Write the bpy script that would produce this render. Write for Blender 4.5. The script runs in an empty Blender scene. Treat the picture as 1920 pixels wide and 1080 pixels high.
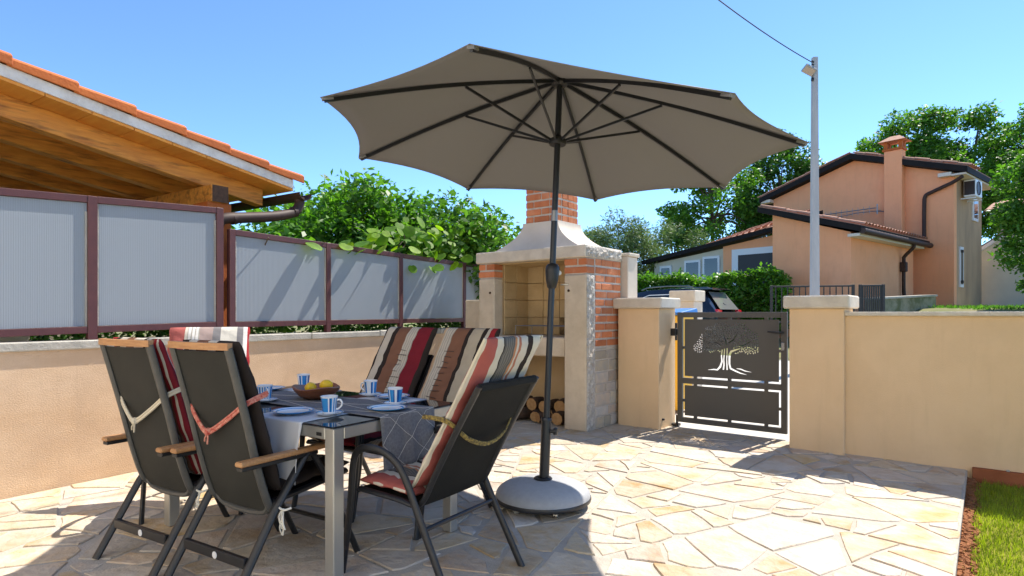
import bpy, bmesh, math, random
import numpy as np
from mathutils import Vector, Matrix

R = math.radians
SC = bpy.context.scene
COL = SC.collection
rnd = random.Random(7)

# ------------------------------------------------------------------ camera
CAM_H, YAW = 1.22, 33.4
cam_d = bpy.data.cameras.new('camera'); cam = bpy.data.objects.new('camera', cam_d); COL.objects.link(cam)
cam.location = (0, 0, CAM_H); cam.rotation_euler = (R(90), 0, R(YAW))
cam_d.lens = 21.0; cam_d.sensor_width = 36; cam_d.shift_y = 0.025
cam_d.clip_start = 0.05; cam_d.clip_end = 4000
SC.camera = cam
# ------------------------------------------------------------------ sky and sun
SUN = Vector((0.175, 0.72, 1.0)).normalized()
EL = math.asin(SUN.z); AZ = math.atan2(SUN.x, SUN.y)
w = bpy.data.worlds.new('World'); SC.world = w; w.use_nodes = True
nt = w.node_tree
sky = nt.nodes.new('ShaderNodeTexSky'); sky.sky_type = 'NISHITA'; sky.sun_disc = False
sky.sun_elevation = EL; sky.sun_rotation = AZ; sky.altitude = 3000; sky.air_density = 0.8; sky.dust_density = 0.1; sky.ozone_density = 3.0
tint = nt.nodes.new('ShaderNodeMix'); tint.data_type = 'RGBA'; tint.blend_type = 'MULTIPLY'; tint.inputs[0].default_value = 1; tint.inputs[7].default_value = (.84, 1.0, 1.06, 1)
nt.links.new(sky.outputs[0], tint.inputs[6]); nt.links.new(tint.outputs[2], nt.nodes['Background'].inputs[0]); nt.nodes['Background'].inputs[1].default_value = 0.126
sun_d = bpy.data.lights.new('sun', 'SUN'); sun_d.energy = 3.25; sun_d.angle = R(0.53); sun_d.color = (1.0, 0.93, 0.83)
sun = bpy.data.objects.new('sun', sun_d); COL.objects.link(sun)
sun.rotation_euler = (-SUN).to_track_quat('-Z', 'Y').to_euler(); sun.location = SUN*50
vs = SC.view_settings
vs.view_transform = 'Standard'; vs.look = 'None'; vs.exposure = 1.42; vs.gamma = 1.0; vs.use_curve_mapping = False
SC.cycles.max_bounces = 8; SC.cycles.transparent_max_bounces = 12

# ------------------------------------------------------------------ helpers
CA, SA = math.cos(R(YAW)), math.sin(R(YAW))
def C2(xc, d, z=0.0):                      # metres right of / ahead of the photographer -> world
    return Vector((xc*CA - d*SA, xc*SA + d*CA, z))
GA = R(-5.0)                               # the gate wall and the paving edge stand 5 degrees off the left wall
def GF(x, y, z=0.0):
    c, s = math.cos(GA), math.sin(GA)
    return Vector((x*c - y*s, x*s + y*c, z))

class MB:
    def __init__(s): s.v = []; s.f = []; s.m = []; s.xf = None
    def add(s, vs_, fs, m=0):
        b = len(s.v)
        if s.xf is not None: vs_ = [s.xf @ Vector(p) for p in vs_]
        s.v += [tuple(p) for p in vs_]
        for f in fs:
            s.f.append(tuple(i+b for i in f)); s.m.append(m)
        return s
    def box(s, x0, y0, z0, x1, y1, z1, m=0):
        return s.add([(x0,y0,z0),(x1,y0,z0),(x1,y1,z0),(x0,y1,z0),(x0,y0,z1),(x1,y0,z1),(x1,y1,z1),(x0,y1,z1)],
              [(0,3,2,1),(4,5,6,7),(0,1,5,4),(1,2,6,5),(2,3,7,6),(3,0,4,7)], m)
    def cbox(s, x0, y0, z0, x1, y1, z1, c=0.004, m=0):
        lo, hi = (x0,y0,z0), (x1,y1,z1); V = []; idx = {}
        for k in range(8):
            sg = [(k >> a) & 1 for a in range(3)]
            for a in range(3):
                p = []
                for b in range(3):
                    e = hi[b] if sg[b] else lo[b]
                    if b != a: e += -c if sg[b] else c
                    p.append(e)
                idx[(tuple(sg), a)] = len(V); V.append(tuple(p))
        F = []
        for a in range(3):
            b, d = [q for q in range(3) if q != a]
            for sgn in (0, 1):
                q = []
                for (i, j) in ((0,0),(1,0),(1,1),(0,1)):
                    sg = [0,0,0]; sg[a] = sgn; sg[b] = i; sg[d] = j; q.append(idx[(tuple(sg), a)])
                F.append(tuple(q))
        for a in range(3):
            b, d = [q for q in range(3) if q != a]
            for i in (0,1):
                for j in (0,1):
                    s0 = [0,0,0]; s0[b] = i; s0[d] = j; s1 = list(s0); s1[a] = 1
                    F.append((idx[(tuple(s0), b)], idx[(tuple(s1), b)], idx[(tuple(s1), d)], idx[(tuple(s0), d)]))
        for k in range(8):
            sg = tuple((k >> a) & 1 for a in range(3)); F.append(tuple(idx[(sg, a)] for a in range(3)))
        return s.add(V, F, m)
    def bar(s, p0, p1, w_, h_, up=(0,0,1), m=0):
        p0, p1 = Vector(p0), Vector(p1); d = (p1-p0).normalized(); u = Vector(up)
        x = d.cross(u)
        if x.length < 1e-4: x = d.cross(Vector((1,0,0)))
        x.normalize(); u = x.cross(d)
        V = [p + x*(a*w_/2) + u*(b*h_/2) for p in (p0, p1) for a, b in ((-1,-1),(1,-1),(1,1),(-1,1))]
        return s.add(V, [(0,1,2,3),(7,6,5,4),(0,4,5,1),(1,5,6,2),(2,6,7,3),(3,7,4,0)], m)
    def tube(s, pts, r, seg=8, m=0, rs=None, closed=False, flat=None):
        P = [Vector(p) for p in pts]; n = len(P); V = []; F = []
        ref = None
        for i in range(n):
            a = P[(i-1) % n] if (closed or i > 0) else P[i]; b = P[(i+1) % n] if (closed or i < n-1) else P[i]
            t = (b-a).normalized()
            if ref is None:
                ref = Vector((0,0,1)) if abs(t.z) < .9 else Vector((1,0,0))
            x = ref - t*ref.dot(t)
            if x.length < 1e-5: x = t.orthogonal()
            x.normalize(); ref = x; y = t.cross(x)
            rr = rs[i] if rs else r; ry = rr*(flat or 1)
            for k in range(seg):
                q = 2*math.pi*(k+.5)/seg; V.append(P[i] + x*(math.cos(q)*rr) + y*(math.sin(q)*ry))
        for i in range(n if closed else n-1):
            j = (i+1) % n
            for k in range(seg):
                l = (k+1) % seg; F.append((i*seg+k, i*seg+l, j*seg+l, j*seg+k))
        if not closed:
            F.append(tuple(range(seg-1, -1, -1))); F.append(tuple((n-1)*seg+k for k in range(seg)))
        return s.add(V, F, m)
    def lathe(s, prof, seg=24, c=(0,0,0), ms=None, m=0, stripe=None):
        V = []; n = len(prof); c = Vector(c)
        for (r_, z) in prof:
            for k in range(seg):
                q = 2*math.pi*k/seg; V.append(c + Vector((math.cos(q)*r_, math.sin(q)*r_, z)))
        for i in range(n-1):
            for k in range(seg):
                l = (k+1) % seg
                mm = ms[i] if ms else m
                if stripe and mm == 9: mm = stripe[k % len(stripe)]
                s.add([V[i*seg+k], V[i*seg+l], V[(i+1)*seg+l], V[(i+1)*seg+k]], [(0,1,2,3)], mm)
        return s
    def prism(s, poly, z0, z1, m=0):
        n = len(poly)
        V = [(p[0],p[1],z0) for p in poly] + [(p[0],p[1],z1) for p in poly]
        F = [tuple(range(n-1,-1,-1)), tuple(range(n,2*n))] + [(i,(i+1)%n,n+(i+1)%n,n+i) for i in range(n)]
        return s.add(V, F, m)
    def mesh(s, name, mats, smooth=None, fix=True, merge=False):
        me = bpy.data.meshes.new(name); me.from_pydata(s.v, [], s.f)
        for m_ in (mats if isinstance(mats, (list, tuple)) else [mats]): me.materials.append(m_)
        if any(s.m): me.polygons.foreach_set('material_index', s.m)
        if fix or merge:
            bm = bmesh.new(); bm.from_mesh(me)
            if merge: bmesh.ops.remove_doubles(bm, verts=bm.verts, dist=1e-5)
            if fix: bmesh.ops.recalc_face_normals(bm, faces=bm.faces)
            bm.to_mesh(me); bm.free()
        if smooth is not None:
            me.shade_smooth(); me.set_sharp_from_angle(angle=R(smooth))
        me.update(); return me
    def build(s, name, mats, parent=None, smooth=None, bevel=0, fix=True, merge=False, loc=None):
        return link(name, s.mesh(name, mats, smooth, fix, merge), parent, bevel, loc)

def link(name, me, parent=None, bevel=0, loc=None):
    o = bpy.data.objects.new(name, me); COL.objects.link(o)
    if parent: o.parent = parent
    if loc is not None: o.location = loc
    if bevel:
        b = o.modifiers.new('bevel', 'BEVEL'); b.width = bevel; b.segments = 2; b.limit_method = 'ANGLE'; b.angle_limit = R(40)
    return o
def tag(o, label=None, cat=None, group=None, kind=None):
    if label: o['label'] = label
    if cat: o['category'] = cat
    if group: o['group'] = group
    if kind: o['kind'] = kind
    return o
def thing(name, label, cat, loc=(0,0,0), rz=0.0, group=None):
    o = bpy.data.objects.new(name, None); COL.objects.link(o); o.empty_display_size = .1
    o.location = loc; o.rotation_euler = (0,0,rz)
    return tag(o, label, cat, group)
def crom(pts, n=6):                        # smooth curve through points
    P = [Vector(p) for p in pts]; P = [P[0]*2-P[1]] + P + [P[-1]*2-P[-2]]; out = []
    for i in range(1, len(P)-2):
        a, b, c, d = P[i-1], P[i], P[i+1], P[i+2]
        for k in range(n):
            t = k/n
            out.append(.5*((2*b) + (c-a)*t + (2*a-5*b+4*c-d)*t*t + (3*b-a-3*c+d)*t**3))
    out.append(P[-2]); return out

# ------------------------------------------------------------------ materials
def mat(name, col, col2=None, scale=6.0, rough=.6, bump=0.0, bscale=80.0, metal=0.0, spec=.5, rand=0.0, detail=5, stretch=(1,1,1),
        sharp=(.35,.65), col3=None, scale3=1.5, coat=0.0, hue=0.0, bdist=.01, streak=None):
    m = bpy.data.materials.new(name); m.use_nodes = True
    N, L = m.node_tree.nodes, m.node_tree.links; P = N['Principled BSDF']
    P.inputs['Roughness'].default_value = rough; P.inputs['Metallic'].default_value = metal
    P.inputs['Specular IOR Level'].default_value = spec; P.inputs['Coat Weight'].default_value = coat
    tc = N.new('ShaderNodeTexCoord'); oi = N.new('ShaderNodeObjectInfo')
    mp = N.new('ShaderNodeMapping'); mp.inputs['Scale'].default_value = stretch
    off = N.new('ShaderNodeMath'); off.operation = 'MULTIPLY'; off.inputs[1].default_value = 37.0
    L.new(oi.outputs['Random'], off.inputs[0]); L.new(off.outputs[0], mp.inputs['Location']); L.new(tc.outputs['Object'], mp.inputs['Vector'])
    out = None
    def rgb(c):
        q = N.new('ShaderNodeRGB'); q.outputs[0].default_value = (*c, 1); return q.outputs[0]
    cur = rgb(col)
    def noise_mix(cur, c, sc_, lo, hi):
        nz = N.new('ShaderNodeTexNoise'); nz.inputs['Scale'].default_value = sc_; nz.inputs['Detail'].default_value = detail; nz.inputs['Roughness'].default_value = .6
        L.new(mp.outputs[0], nz.inputs['Vector'])
        mr = N.new('ShaderNodeMapRange'); mr.inputs[1].default_value = lo; mr.inputs[2].default_value = hi
        L.new(nz.outputs['Fac'], mr.inputs[0])
        mx = N.new('ShaderNodeMix'); mx.data_type = 'RGBA'
        L.new(mr.outputs[0], mx.inputs[0]); L.new(cur, mx.inputs[6]); L.new(rgb(c), mx.inputs[7]); return mx.outputs[2]
    if col2: cur = noise_mix(cur, col2, scale, *sharp)
    if col3: cur = noise_mix(cur, col3, scale3, .5, .72)
    if streak:                             # rain streaks and grime of their own shape
        m4 = N.new('ShaderNodeMapping'); m4.inputs['Scale'].default_value = (1,1,.12); L.new(tc.outputs['Object'], m4.inputs['Vector'])
        for sc_, lo_, am in ((9,.52,.55),(2.2,.5,.5)):
            nz = N.new('ShaderNodeTexNoise'); nz.inputs['Scale'].default_value = sc_; nz.inputs['Detail'].default_value = 6; nz.inputs['Roughness'].default_value = .65; L.new((m4 if sc_ > 5 else tc).outputs[0 if sc_ > 5 else 3], nz.inputs['Vector'])
            mr = N.new('ShaderNodeMapRange'); mr.inputs[1].default_value = lo_; mr.inputs[2].default_value = lo_+.22; mr.inputs[4].default_value = am; L.new(nz.outputs['Fac'], mr.inputs[0])
            mx = N.new('ShaderNodeMix'); mx.data_type = 'RGBA'; L.new(mr.outputs[0], mx.inputs[0]); L.new(cur, mx.inputs[6]); L.new(rgb(streak), mx.inputs[7]); cur = mx.outputs[2]
    if rand or hue:
        hs = N.new('ShaderNodeHueSaturation')
        mr = N.new('ShaderNodeMapRange'); mr.inputs[3].default_value = 1-rand; mr.inputs[4].default_value = 1+rand
        L.new(oi.outputs['Random'], mr.inputs[0]); L.new(mr.outputs[0], hs.inputs['Value'])
        if hue:
            wn = N.new('ShaderNodeTexWhiteNoise'); wn.noise_dimensions = '1D'; L.new(off.outputs[0], wn.inputs['W'])
            m2 = N.new('ShaderNodeMapRange'); m2.inputs[3].default_value = .5-hue; m2.inputs[4].default_value = .5+hue
            L.new(wn.outputs['Value'], m2.inputs[0]); L.new(m2.outputs[0], hs.inputs['Hue'])
            m3 = N.new('ShaderNodeMapRange'); m3.inputs[3].default_value = .72; m3.inputs[4].default_value = 1.18
            sp = N.new('ShaderNodeSeparateColor'); L.new(wn.outputs['Color'], sp.inputs[0]); L.new(sp.outputs[1], m3.inputs[0]); L.new(m3.outputs[0], hs.inputs['Saturation'])
        L.new(cur, hs.inputs['Color']); cur = hs.outputs[0]
    L.new(cur, P.inputs['Base Color'])
    if bump:
        nz = N.new('ShaderNodeTexNoise'); nz.inputs['Scale'].default_value = bscale; nz.inputs['Detail'].default_value = 6
        L.new(mp.outputs[0], nz.inputs['Vector'])
        b = N.new('ShaderNodeBump'); b.inputs['Strength'].default_value = bump; b.inputs['Distance'].default_value = bdist
        L.new(nz.outputs['Fac'], b.inputs['Height']); L.new(b.outputs[0], P.inputs['Normal'])
    m.diffuse_color = (*col, 1)
    return m

def leaf_mat(name, dark, light, trans=.35, gloss=.35, tcol=None):
    m = bpy.data.materials.new(name); m.use_nodes = True
    N, L = m.node_tree.nodes, m.node_tree.links; P = N['Principled BSDF']; O = N['Material Output']
    g = N.new('ShaderNodeNewGeometry'); oi = N.new('ShaderNodeObjectInfo')
    ad = N.new('ShaderNodeMath'); ad.operation = 'ADD'; L.new(g.outputs['Random Per Island'], ad.inputs[0]); L.new(oi.outputs['Random'], ad.inputs[1])
    fr = N.new('ShaderNodeMath'); fr.operation = 'FRACT'; L.new(ad.outputs[0], fr.inputs[0])
    mx = N.new('ShaderNodeMix'); mx.data_type = 'RGBA'; L.new(fr.outputs[0], mx.inputs[0])
    mx.inputs[6].default_value = (*dark,1); mx.inputs[7].default_value = (*light,1)
    tc = N.new('ShaderNodeTexCoord'); nz = N.new('ShaderNodeTexNoise'); nz.inputs['Scale'].default_value = 1.7; nz.inputs['Detail'].default_value = 3; L.new(tc.outputs['Object'], nz.inputs['Vector'])
    mv = N.new('ShaderNodeMapRange'); mv.inputs[1].default_value = .3; mv.inputs[2].default_value = .7; mv.inputs[3].default_value = .62; mv.inputs[4].default_value = 1.35; L.new(nz.outputs['Fac'], mv.inputs[0])
    hv = N.new('ShaderNodeHueSaturation'); L.new(mv.outputs[0], hv.inputs['Value']); L.new(mx.outputs[2], hv.inputs['Color'])
    L.new(hv.outputs[0], P.inputs['Base Color']); P.inputs['Roughness'].default_value = gloss; P.inputs['Specular IOR Level'].default_value = .3
    tr = N.new('ShaderNodeBsdfTranslucent')
    m2 = N.new('ShaderNodeMix'); m2.data_type = 'RGBA'; m2.blend_type = 'MULTIPLY'; m2.inputs[0].default_value = 1
    L.new(hv.outputs[0], m2.inputs[6]); m2.inputs[7].default_value = (*(tcol or (1.6,1.9,.6)),1)
    L.new(m2.outputs[2], tr.inputs['Color'])
    ms = N.new('ShaderNodeMixShader'); ms.inputs[0].default_value = trans
    L.new(P.outputs[0], ms.inputs[1]); L.new(tr.outputs[0], ms.inputs[2]); L.new(ms.outputs[0], O.inputs['Surface'])
    return m

def sheet_mat(name, col, trans, rough=.6, rib=0.0, ribscale=0, weave=0.0, col2=None):
    """thin sheet that lets light through: cloth, polycarbonate"""
    m = mat(name, col, col2, 4, rough)
    N, L = m.node_tree.nodes, m.node_tree.links; P = N['Principled BSDF']; O = N['Material Output']
    tr = N.new('ShaderNodeBsdfTranslucent'); tr.inputs['Color'].default_value = (*col,1)
    ms = N.new('ShaderNodeMixShader'); ms.inputs[0].default_value = trans
    L.new(P.outputs[0], ms.inputs[1]); L.new(tr.outputs[0], ms.inputs[2]); L.new(ms.outputs[0], O.inputs['Surface'])
    if rib:
        tc = N.new('ShaderNodeTexCoord'); wv = N.new('ShaderNodeTexWave'); wv.wave_type = 'BANDS'; wv.bands_direction = 'Y'
        wv.inputs['Scale'].default_value = ribscale; wv.inputs['Distortion'].default_value = .15
        L.new(tc.outputs['Object'], wv.inputs['Vector'])
        b = N.new('ShaderNodeBump'); b.inputs['Strength'].default_value = rib; b.inputs['Distance'].default_value = .006
        L.new(wv.outputs['Fac'], b.inputs['Height']); L.new(b.outputs[0], P.inputs['Normal'])
        src = P.inputs['Base Color'].links[0].from_socket
        mx = N.new('ShaderNodeMix'); mx.data_type = 'RGBA'; mx.blend_type = 'MULTIPLY'; mx.inputs[0].default_value = .16
        L.new(src, mx.inputs[6]); L.new(wv.outputs['Color'], mx.inputs[7]); L.new(mx.outputs[2], P.inputs['Base Color'])
    if weave:
        nz = N.new('ShaderNodeTexNoise'); nz.inputs['Scale'].default_value = 300
        tc = N.new('ShaderNodeTexCoord'); L.new(tc.outputs['Object'], nz.inputs['Vector'])
        b = N.new('ShaderNodeBump'); b.inputs['Strength'].default_value = weave; b.inputs['Distance'].default_value = .002
        L.new(nz.outputs['Fac'], b.inputs['Height']); L.new(b.outputs[0], P.inputs['Normal'])
    return m

def stripe_mat(name, stops, width, rough=.9):
    """woven stripes across local x; stops = [(start 0..1, colour)]"""
    m = mat(name, (1,1,1), rough=rough, bump=.5, bscale=16, bdist=.014, spec=.15)
    N, L = m.node_tree.nodes, m.node_tree.links; P = N['Principled BSDF']
    tc = N.new('ShaderNodeTexCoord'); sx = N.new('ShaderNodeSeparateXYZ'); L.new(tc.outputs['Object'], sx.inputs[0])
    mr = N.new('ShaderNodeMapRange'); mr.inputs[1].default_value = -width/2; mr.inputs[2].default_value = width/2; L.new(sx.outputs[0], mr.inputs[0])
    cr = N.new('ShaderNodeValToRGB'); cr.color_ramp.interpolation = 'CONSTANT'; L.new(mr.outputs[0], cr.inputs[0])
    e = cr.color_ramp.elements
    while len(e) > 1: e.remove(e[-1])
    e[0].position = 0; e[0].color = (*stops[0][1],1)
    for p_, c in stops[1:]:
        q = e.new(p_); q.color = (*c,1)
    nz = N.new('ShaderNodeTexNoise'); nz.inputs['Scale'].default_value = 14; L.new(tc.outputs['Object'], nz.inputs['Vector'])
    mv = N.new('ShaderNodeMapRange'); mv.inputs[3].default_value = .82; mv.inputs[4].default_value = 1.12; L.new(nz.outputs['Fac'], mv.inputs[0])
    hs = N.new('ShaderNodeHueSaturation'); L.new(mv.outputs[0], hs.inputs['Value']); L.new(cr.outputs[0], hs.inputs['Color'])
    L.new(hs.outputs[0], P.inputs['Base Color']); return m

M = {}
M['stone'] = mat('paving_stone', (.50,.40,.285), (.57,.49,.39), 5, .75, .7, 22, rand=.13, hue=.008, col3=(.45,.285,.13), scale3=3.2, spec=.25, bdist=.02)
M['mortar'] = mat('paving_mortar', (.42,.375,.315), (.49,.44,.375), 14, .95, .5, 120, spec=.1)
M['render_left'] = mat('peach_render', (.62,.43,.27), (.70,.51,.34), 2.5, .9, .5, 90, col3=(.55,.38,.25), scale3=1.1, spec=.15, stretch=(1,1,2), streak=(.55,.39,.26))
M['render_gate'] = mat('sand_render', (.76,.53,.31), (.79,.56,.335), 3, .9, .3, 160, spec=.15, col3=(.70,.49,.28), scale3=.9, streak=(.68,.475,.275))
M['cap'] = mat('limestone_cap', (.66,.58,.46), (.56,.49,.39), 9, .8, .45, 70, spec=.2, col3=(.72,.66,.56), scale3=3)
M['cap_grey'] = mat('weathered_cap', (.50,.47,.41), (.38,.36,.31), 6, .9, .6, 60, spec=.15)
M['column'] = mat('limestone_column', (.63,.53,.40), (.54,.45,.33), 6, .85, .6, 35, spec=.15, col3=(.70,.60,.46), scale3=2)
M['rough'] = mat('rock_faced_stone', (.62,.57,.49), (.42,.37,.31), 24, .95, 1.0, 32, spec=.1, bdist=.03)
M['brick'] = mat('red_brick', (.60,.21,.09), (.52,.165,.07), 12, .85, .5, 70, rand=.22, spec=.2, col3=(.66,.30,.16), scale3=6)
M['brick_mortar'] = mat('brick_mortar', (.62,.55,.47), (.52,.46,.39), 20, .95, .4, 90, spec=.1)
M['block'] = mat('rough_stone_block', (.56,.46,.34), (.45,.40,.34), 10, .9, .8, 40, rand=.2, hue=.015, spec=.15)
M['firebrick'] = mat('firebrick', (.60,.44,.235), (.52,.37,.19), 5, .9, .3, 60, rand=.10, spec=.1)
M['soot'] = mat('sooty_firebrick', (.34,.22,.10), (.05,.04,.03), 4, .95, .3, 60, spec=.1, sharp=(.42,.6))
M['plaster_in'] = mat('niche_plaster', (.58,.41,.22), (.64,.47,.28), 3, .9, .3, 80, spec=.1)
M['hood'] = mat('hood_plaster', (.66,.58,.48), (.60,.52,.42), 4, .9, .3, 60, spec=.15)
M['gate'] = mat('charcoal_powder_coat', (.092,.086,.076), None, rough=.5, bump=.15, bscale=500, bdist=.001)
M['black'] = mat('black_metal', (.015,.015,.016), None, rough=.45)
M['frame'] = mat('anthracite_tube', (.012,.0125,.014), (.018,.018,.02), 30, .42)
M['frame_grey'] = mat('grey_tube', (.055,.056,.054), (.075,.075,.07), 20, .45)
M['sling'] = mat('sling_mesh', (.010,.010,.0095), (.016,.016,.014), 6, .8, .8, 600, bdist=.002, spec=.2)
M['sling_grey'] = mat('grey_sling_mesh', (.027,.027,.023), (.036,.035,.03), 5, .75, .8, 600, bdist=.002, spec=.25)
M['teak'] = mat('teak', (.52,.27,.11), (.40,.19,.075), 8, .5, .2, 40, stretch=(1,12,12))
M['alu'] = mat('champagne_aluminium', (.50,.49,.45), None, rough=.38, metal=.75, bump=.05, bscale=300)
M['glass_top'] = mat('dark_glass_top', (.012,.016,.022), None, rough=.03, spec=.8)
M['white_cloth'] = sheet_mat('white_cotton', (.76,.77,.80), .25, .9, weave=.5)
M['grey_cloth'] = mat('grey_linen', (.155,.155,.165), (.22,.22,.23), 90, .95, .6, 350, bdist=.003, spec=.1)
M['thread'] = mat('pale_thread', (.6,.58,.54), rough=.9)
M['china'] = mat('white_china', (.80,.81,.82), None, rough=.12, spec=.6, coat=.3)
M['china_blue'] = mat('blue_glaze', (.035,.27,.62), None, rough=.12, spec=.6, coat=.3)
M['china_navy'] = mat('deep_blue_glaze', (.012,.10,.33), None, rough=.12, spec=.6, coat=.3)
M['bowlwood'] = mat('bowl_wood', (.30,.105,.04), (.17,.05,.02), 9, .35, .15, 40, stretch=(3,1,3))
M['lemon'] = mat('lemon_skin', (.90,.60,.02), (.86,.52,.015), 10, .4, .3, 160, bdist=.003)
M['canopy'] = sheet_mat('taupe_canvas', (.205,.203,.205), .07, .85, weave=.4)
M['pole'] = mat('graphite_pole', (.020,.022,.026), None, rough=.36, metal=.2)
M['base'] = mat('grey_base', (.37,.38,.39), (.33,.34,.35), 30, .6, .2, 200)
M['base_rim'] = mat('black_rim', (.02,.021,.024), None, rough=.35)
M['chrome'] = mat('caster_metal', (.45,.42,.36), None, rough=.3, metal=.9)
M['burgundy'] = mat('burgundy_paint', (.105,.032,.032), (.085,.026,.028), 12, .5, .1, 120)
M['poly'] = sheet_mat('ribbed_polycarbonate', (.50,.55,.60), .40, .45, rib=.25, ribscale=24)
M['timber'] = mat('honey_timber', (.74,.33,.055), (.58,.22,.033), 5, .55, .2, 40, stretch=(6,.7,6), col3=(.20,.065,.012), scale3=3.5, rand=.08)
M['board'] = mat('roof_board', (.80,.35,.055), (.74,.28,.04), 5, .6, .2, 40, stretch=(.8,6,6), rand=.10)
M['end_grain'] = mat('dark_end_grain', (.07,.035,.018), (.12,.06,.03), 30, .8)
M['tile'] = mat('terracotta_tile', (.52,.135,.022), (.44,.105,.018), 8, .8, .3, 60, rand=.08)
M['tile_old'] = mat('pale_roof_tile', (.50,.25,.16), (.38,.18,.11), 9, .85, .4, 40, rand=.2)
M['verge'] = mat('verge_mortar', (.80,.76,.70), (.55,.50,.45), 7, .95, .6, 40, col3=(.72,.68,.64), scale3=3)
M['gutter'] = mat('brown_gutter', (.045,.025,.02), (.06,.036,.028), 10, .6, spec=.3)
M['house'] = mat('orange_render', (.92,.42,.215), (.88,.40,.20), .8, .9, .2, 40, spec=.1, col3=(.92,.46,.25), scale3=.35, streak=(.78,.35,.185))
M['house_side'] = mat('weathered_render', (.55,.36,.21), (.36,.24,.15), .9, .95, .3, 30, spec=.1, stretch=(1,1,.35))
M['cream'] = mat('cream_render', (.66,.60,.47), (.58,.53,.42), 1.5, .9, .2, 30, spec=.1)
M['white_render'] = mat('white_render', (.80,.77,.71), (.76,.73,.67), 2, .9, .3, 60, spec=.1)
M['fascia'] = mat('dark_fascia', (.012,.010,.010), (.018,.015,.014), 3, .75, spec=.2)
M['white'] = mat('white_paint', (.74,.75,.76), None, rough=.4)
M['soffit'] = mat('cream_soffit', (.66,.60,.50), None, rough=.6)
M['dark_glass'] = mat('window_glass', (.02,.024,.026), None, rough=.05, spec=.8)
M['shutter'] = mat('dark_shutter', (.022,.016,.018), None, rough=.5)
M['car'] = mat('navy_car_paint', (.004,.009,.02), None, rough=.22, metal=.3, coat=1.0)
M['car_glass'] = mat('car_glass', (.012,.015,.017), None, rough=.04, spec=.9)
M['rear_glass'] = mat('rear_screen_glass', (.20,.20,.19), None, rough=.08, spec=.9)
M['tail'] = mat('tail_light_red', (.45,.012,.03), None, rough=.15, coat=.6)
M['tyre'] = mat('tyre_rubber', (.02,.02,.02), None, rough=.8)
M['concrete'] = mat('pole_concrete', (.36,.37,.38), (.43,.44,.44), 6, .85, .4, 50, stretch=(1,1,.3))
M['mossy'] = mat('mossy_concrete', (.30,.28,.20), (.13,.14,.07), 3, .95, .7, 30, sharp=(.4,.6))
M['yard'] = mat('pale_concrete', (.60,.57,.50), (.52,.49,.43), 1.2, .95, .4, 40, spec=.1)
M['earth'] = mat('verge_soil', (.25,.21,.12), (.14,.17,.05), .6, .95, .6, 8, spec=.1)
M['soil'] = mat('red_soil', (.33,.14,.065), (.22,.09,.04), 14, .95, 1.0, 50, spec=.1, bdist=.02)
M['lawn'] = mat('lawn_soil', (.19,.20,.03), (.26,.23,.05), 9, .95, .6, 40, spec=.05)
M['plinth'] = mat('red_plinth', (.36,.12,.055), (.28,.09,.04), 6, .9, .4, 60, spec=.1)
M['bark'] = mat('bark', (.10,.075,.05), (.06,.045,.03), 10, .95, .8, 30, stretch=(1,1,.25))
M['log'] = mat('log_bark', (.10,.055,.03), (.045,.025,.015), 20, .95, .8, 40)
M['log_end'] = mat('log_end', (.45,.26,.11), (.35,.19,.07), 30, .9)
M['bin'] = mat('yellow_bin', (.80,.45,.02), None, rough=.4)
M['bin_lid'] = mat('blue_lid', (.03,.16,.45), None, rough=.4)
M['steel'] = mat('dull_steel', (.30,.30,.30), None, rough=.4, metal=.8)
M['lamp_glass'] = mat('lamp_glass', (.35,.28,.22), None, rough=.2)
M['strap_cream'] = mat('cream_strap', (.62,.55,.42), rough=.9)
M['strap_red'] = mat('red_strap', (.42,.05,.035), (.62,.30,.22), 60, .9)
M['strap_gold'] = mat('gold_black_strap', (.35,.25,.06), (.03,.025,.02), 90, .8)
M['string'] = mat('white_string', (.66,.63,.55), rough=.9)
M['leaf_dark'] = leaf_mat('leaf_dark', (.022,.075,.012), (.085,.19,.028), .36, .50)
M['leaf_mid'] = leaf_mat('leaf_mid', (.035,.11,.014), (.12,.25,.035), .40, .50)
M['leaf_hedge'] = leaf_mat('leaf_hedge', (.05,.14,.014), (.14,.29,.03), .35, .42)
M['leaf_near'] = leaf_mat('leaf_near', (.04,.13,.014), (.15,.31,.04), .42, .45)
M['leaf_olive'] = leaf_mat('leaf_olive', (.09,.15,.055), (.20,.29,.11), .3, .55, (1.2,1.3,.7))
M['leaf_vine'] = leaf_mat('leaf_vine', (.06,.17,.015), (.20,.34,.025), .48, .6, (1.9,1.9,.45))
M['grass'] = leaf_mat('grass_blades', (.15,.21,.012), (.34,.38,.035), .40, .6)
# ================================================================== SETTING
def ss(x, a, b):
    t = min(1, max(0, (x-a)/(b-a))); return t*t*(3-2*t)
def terrain(X, Y):
    xc = X*CA + Y*SA; d = -X*SA + Y*CA
    return .35*ss(d, 9, 17) + 1.05*ss(xc, 8.0, 11.0)*ss(d, 9, 14) + .5*ss(d, 24, 60) if d > 0 else 0.0
def ground_sheet(name, xs, ys, m, dz, zf=None):
    mb = MB(); V = []; F = []
    for y in ys:
        for x in xs:
            p = GF(x, y); V.append((p.x, p.y, (zf(x, y) if zf else terrain(p.x, p.y)) + dz))
    n = len(xs)
    for j in range(len(ys)-1):
        for i in range(n-1): F.append((j*n+i, j*n+i+1, (j+1)*n+i+1, (j+1)*n+i))
    mb.add(V, F); return tag(mb.build(name, m, smooth=60, fix=False), kind='structure')
def gz(x, y):
    p = GF(x, y); return -.25 if y < 6.1 else terrain(p.x, p.y)
gx = [-900,-200,-60,-30] + [-20+i for i in range(0, 45)] + [30,45,80,200,900]
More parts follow.
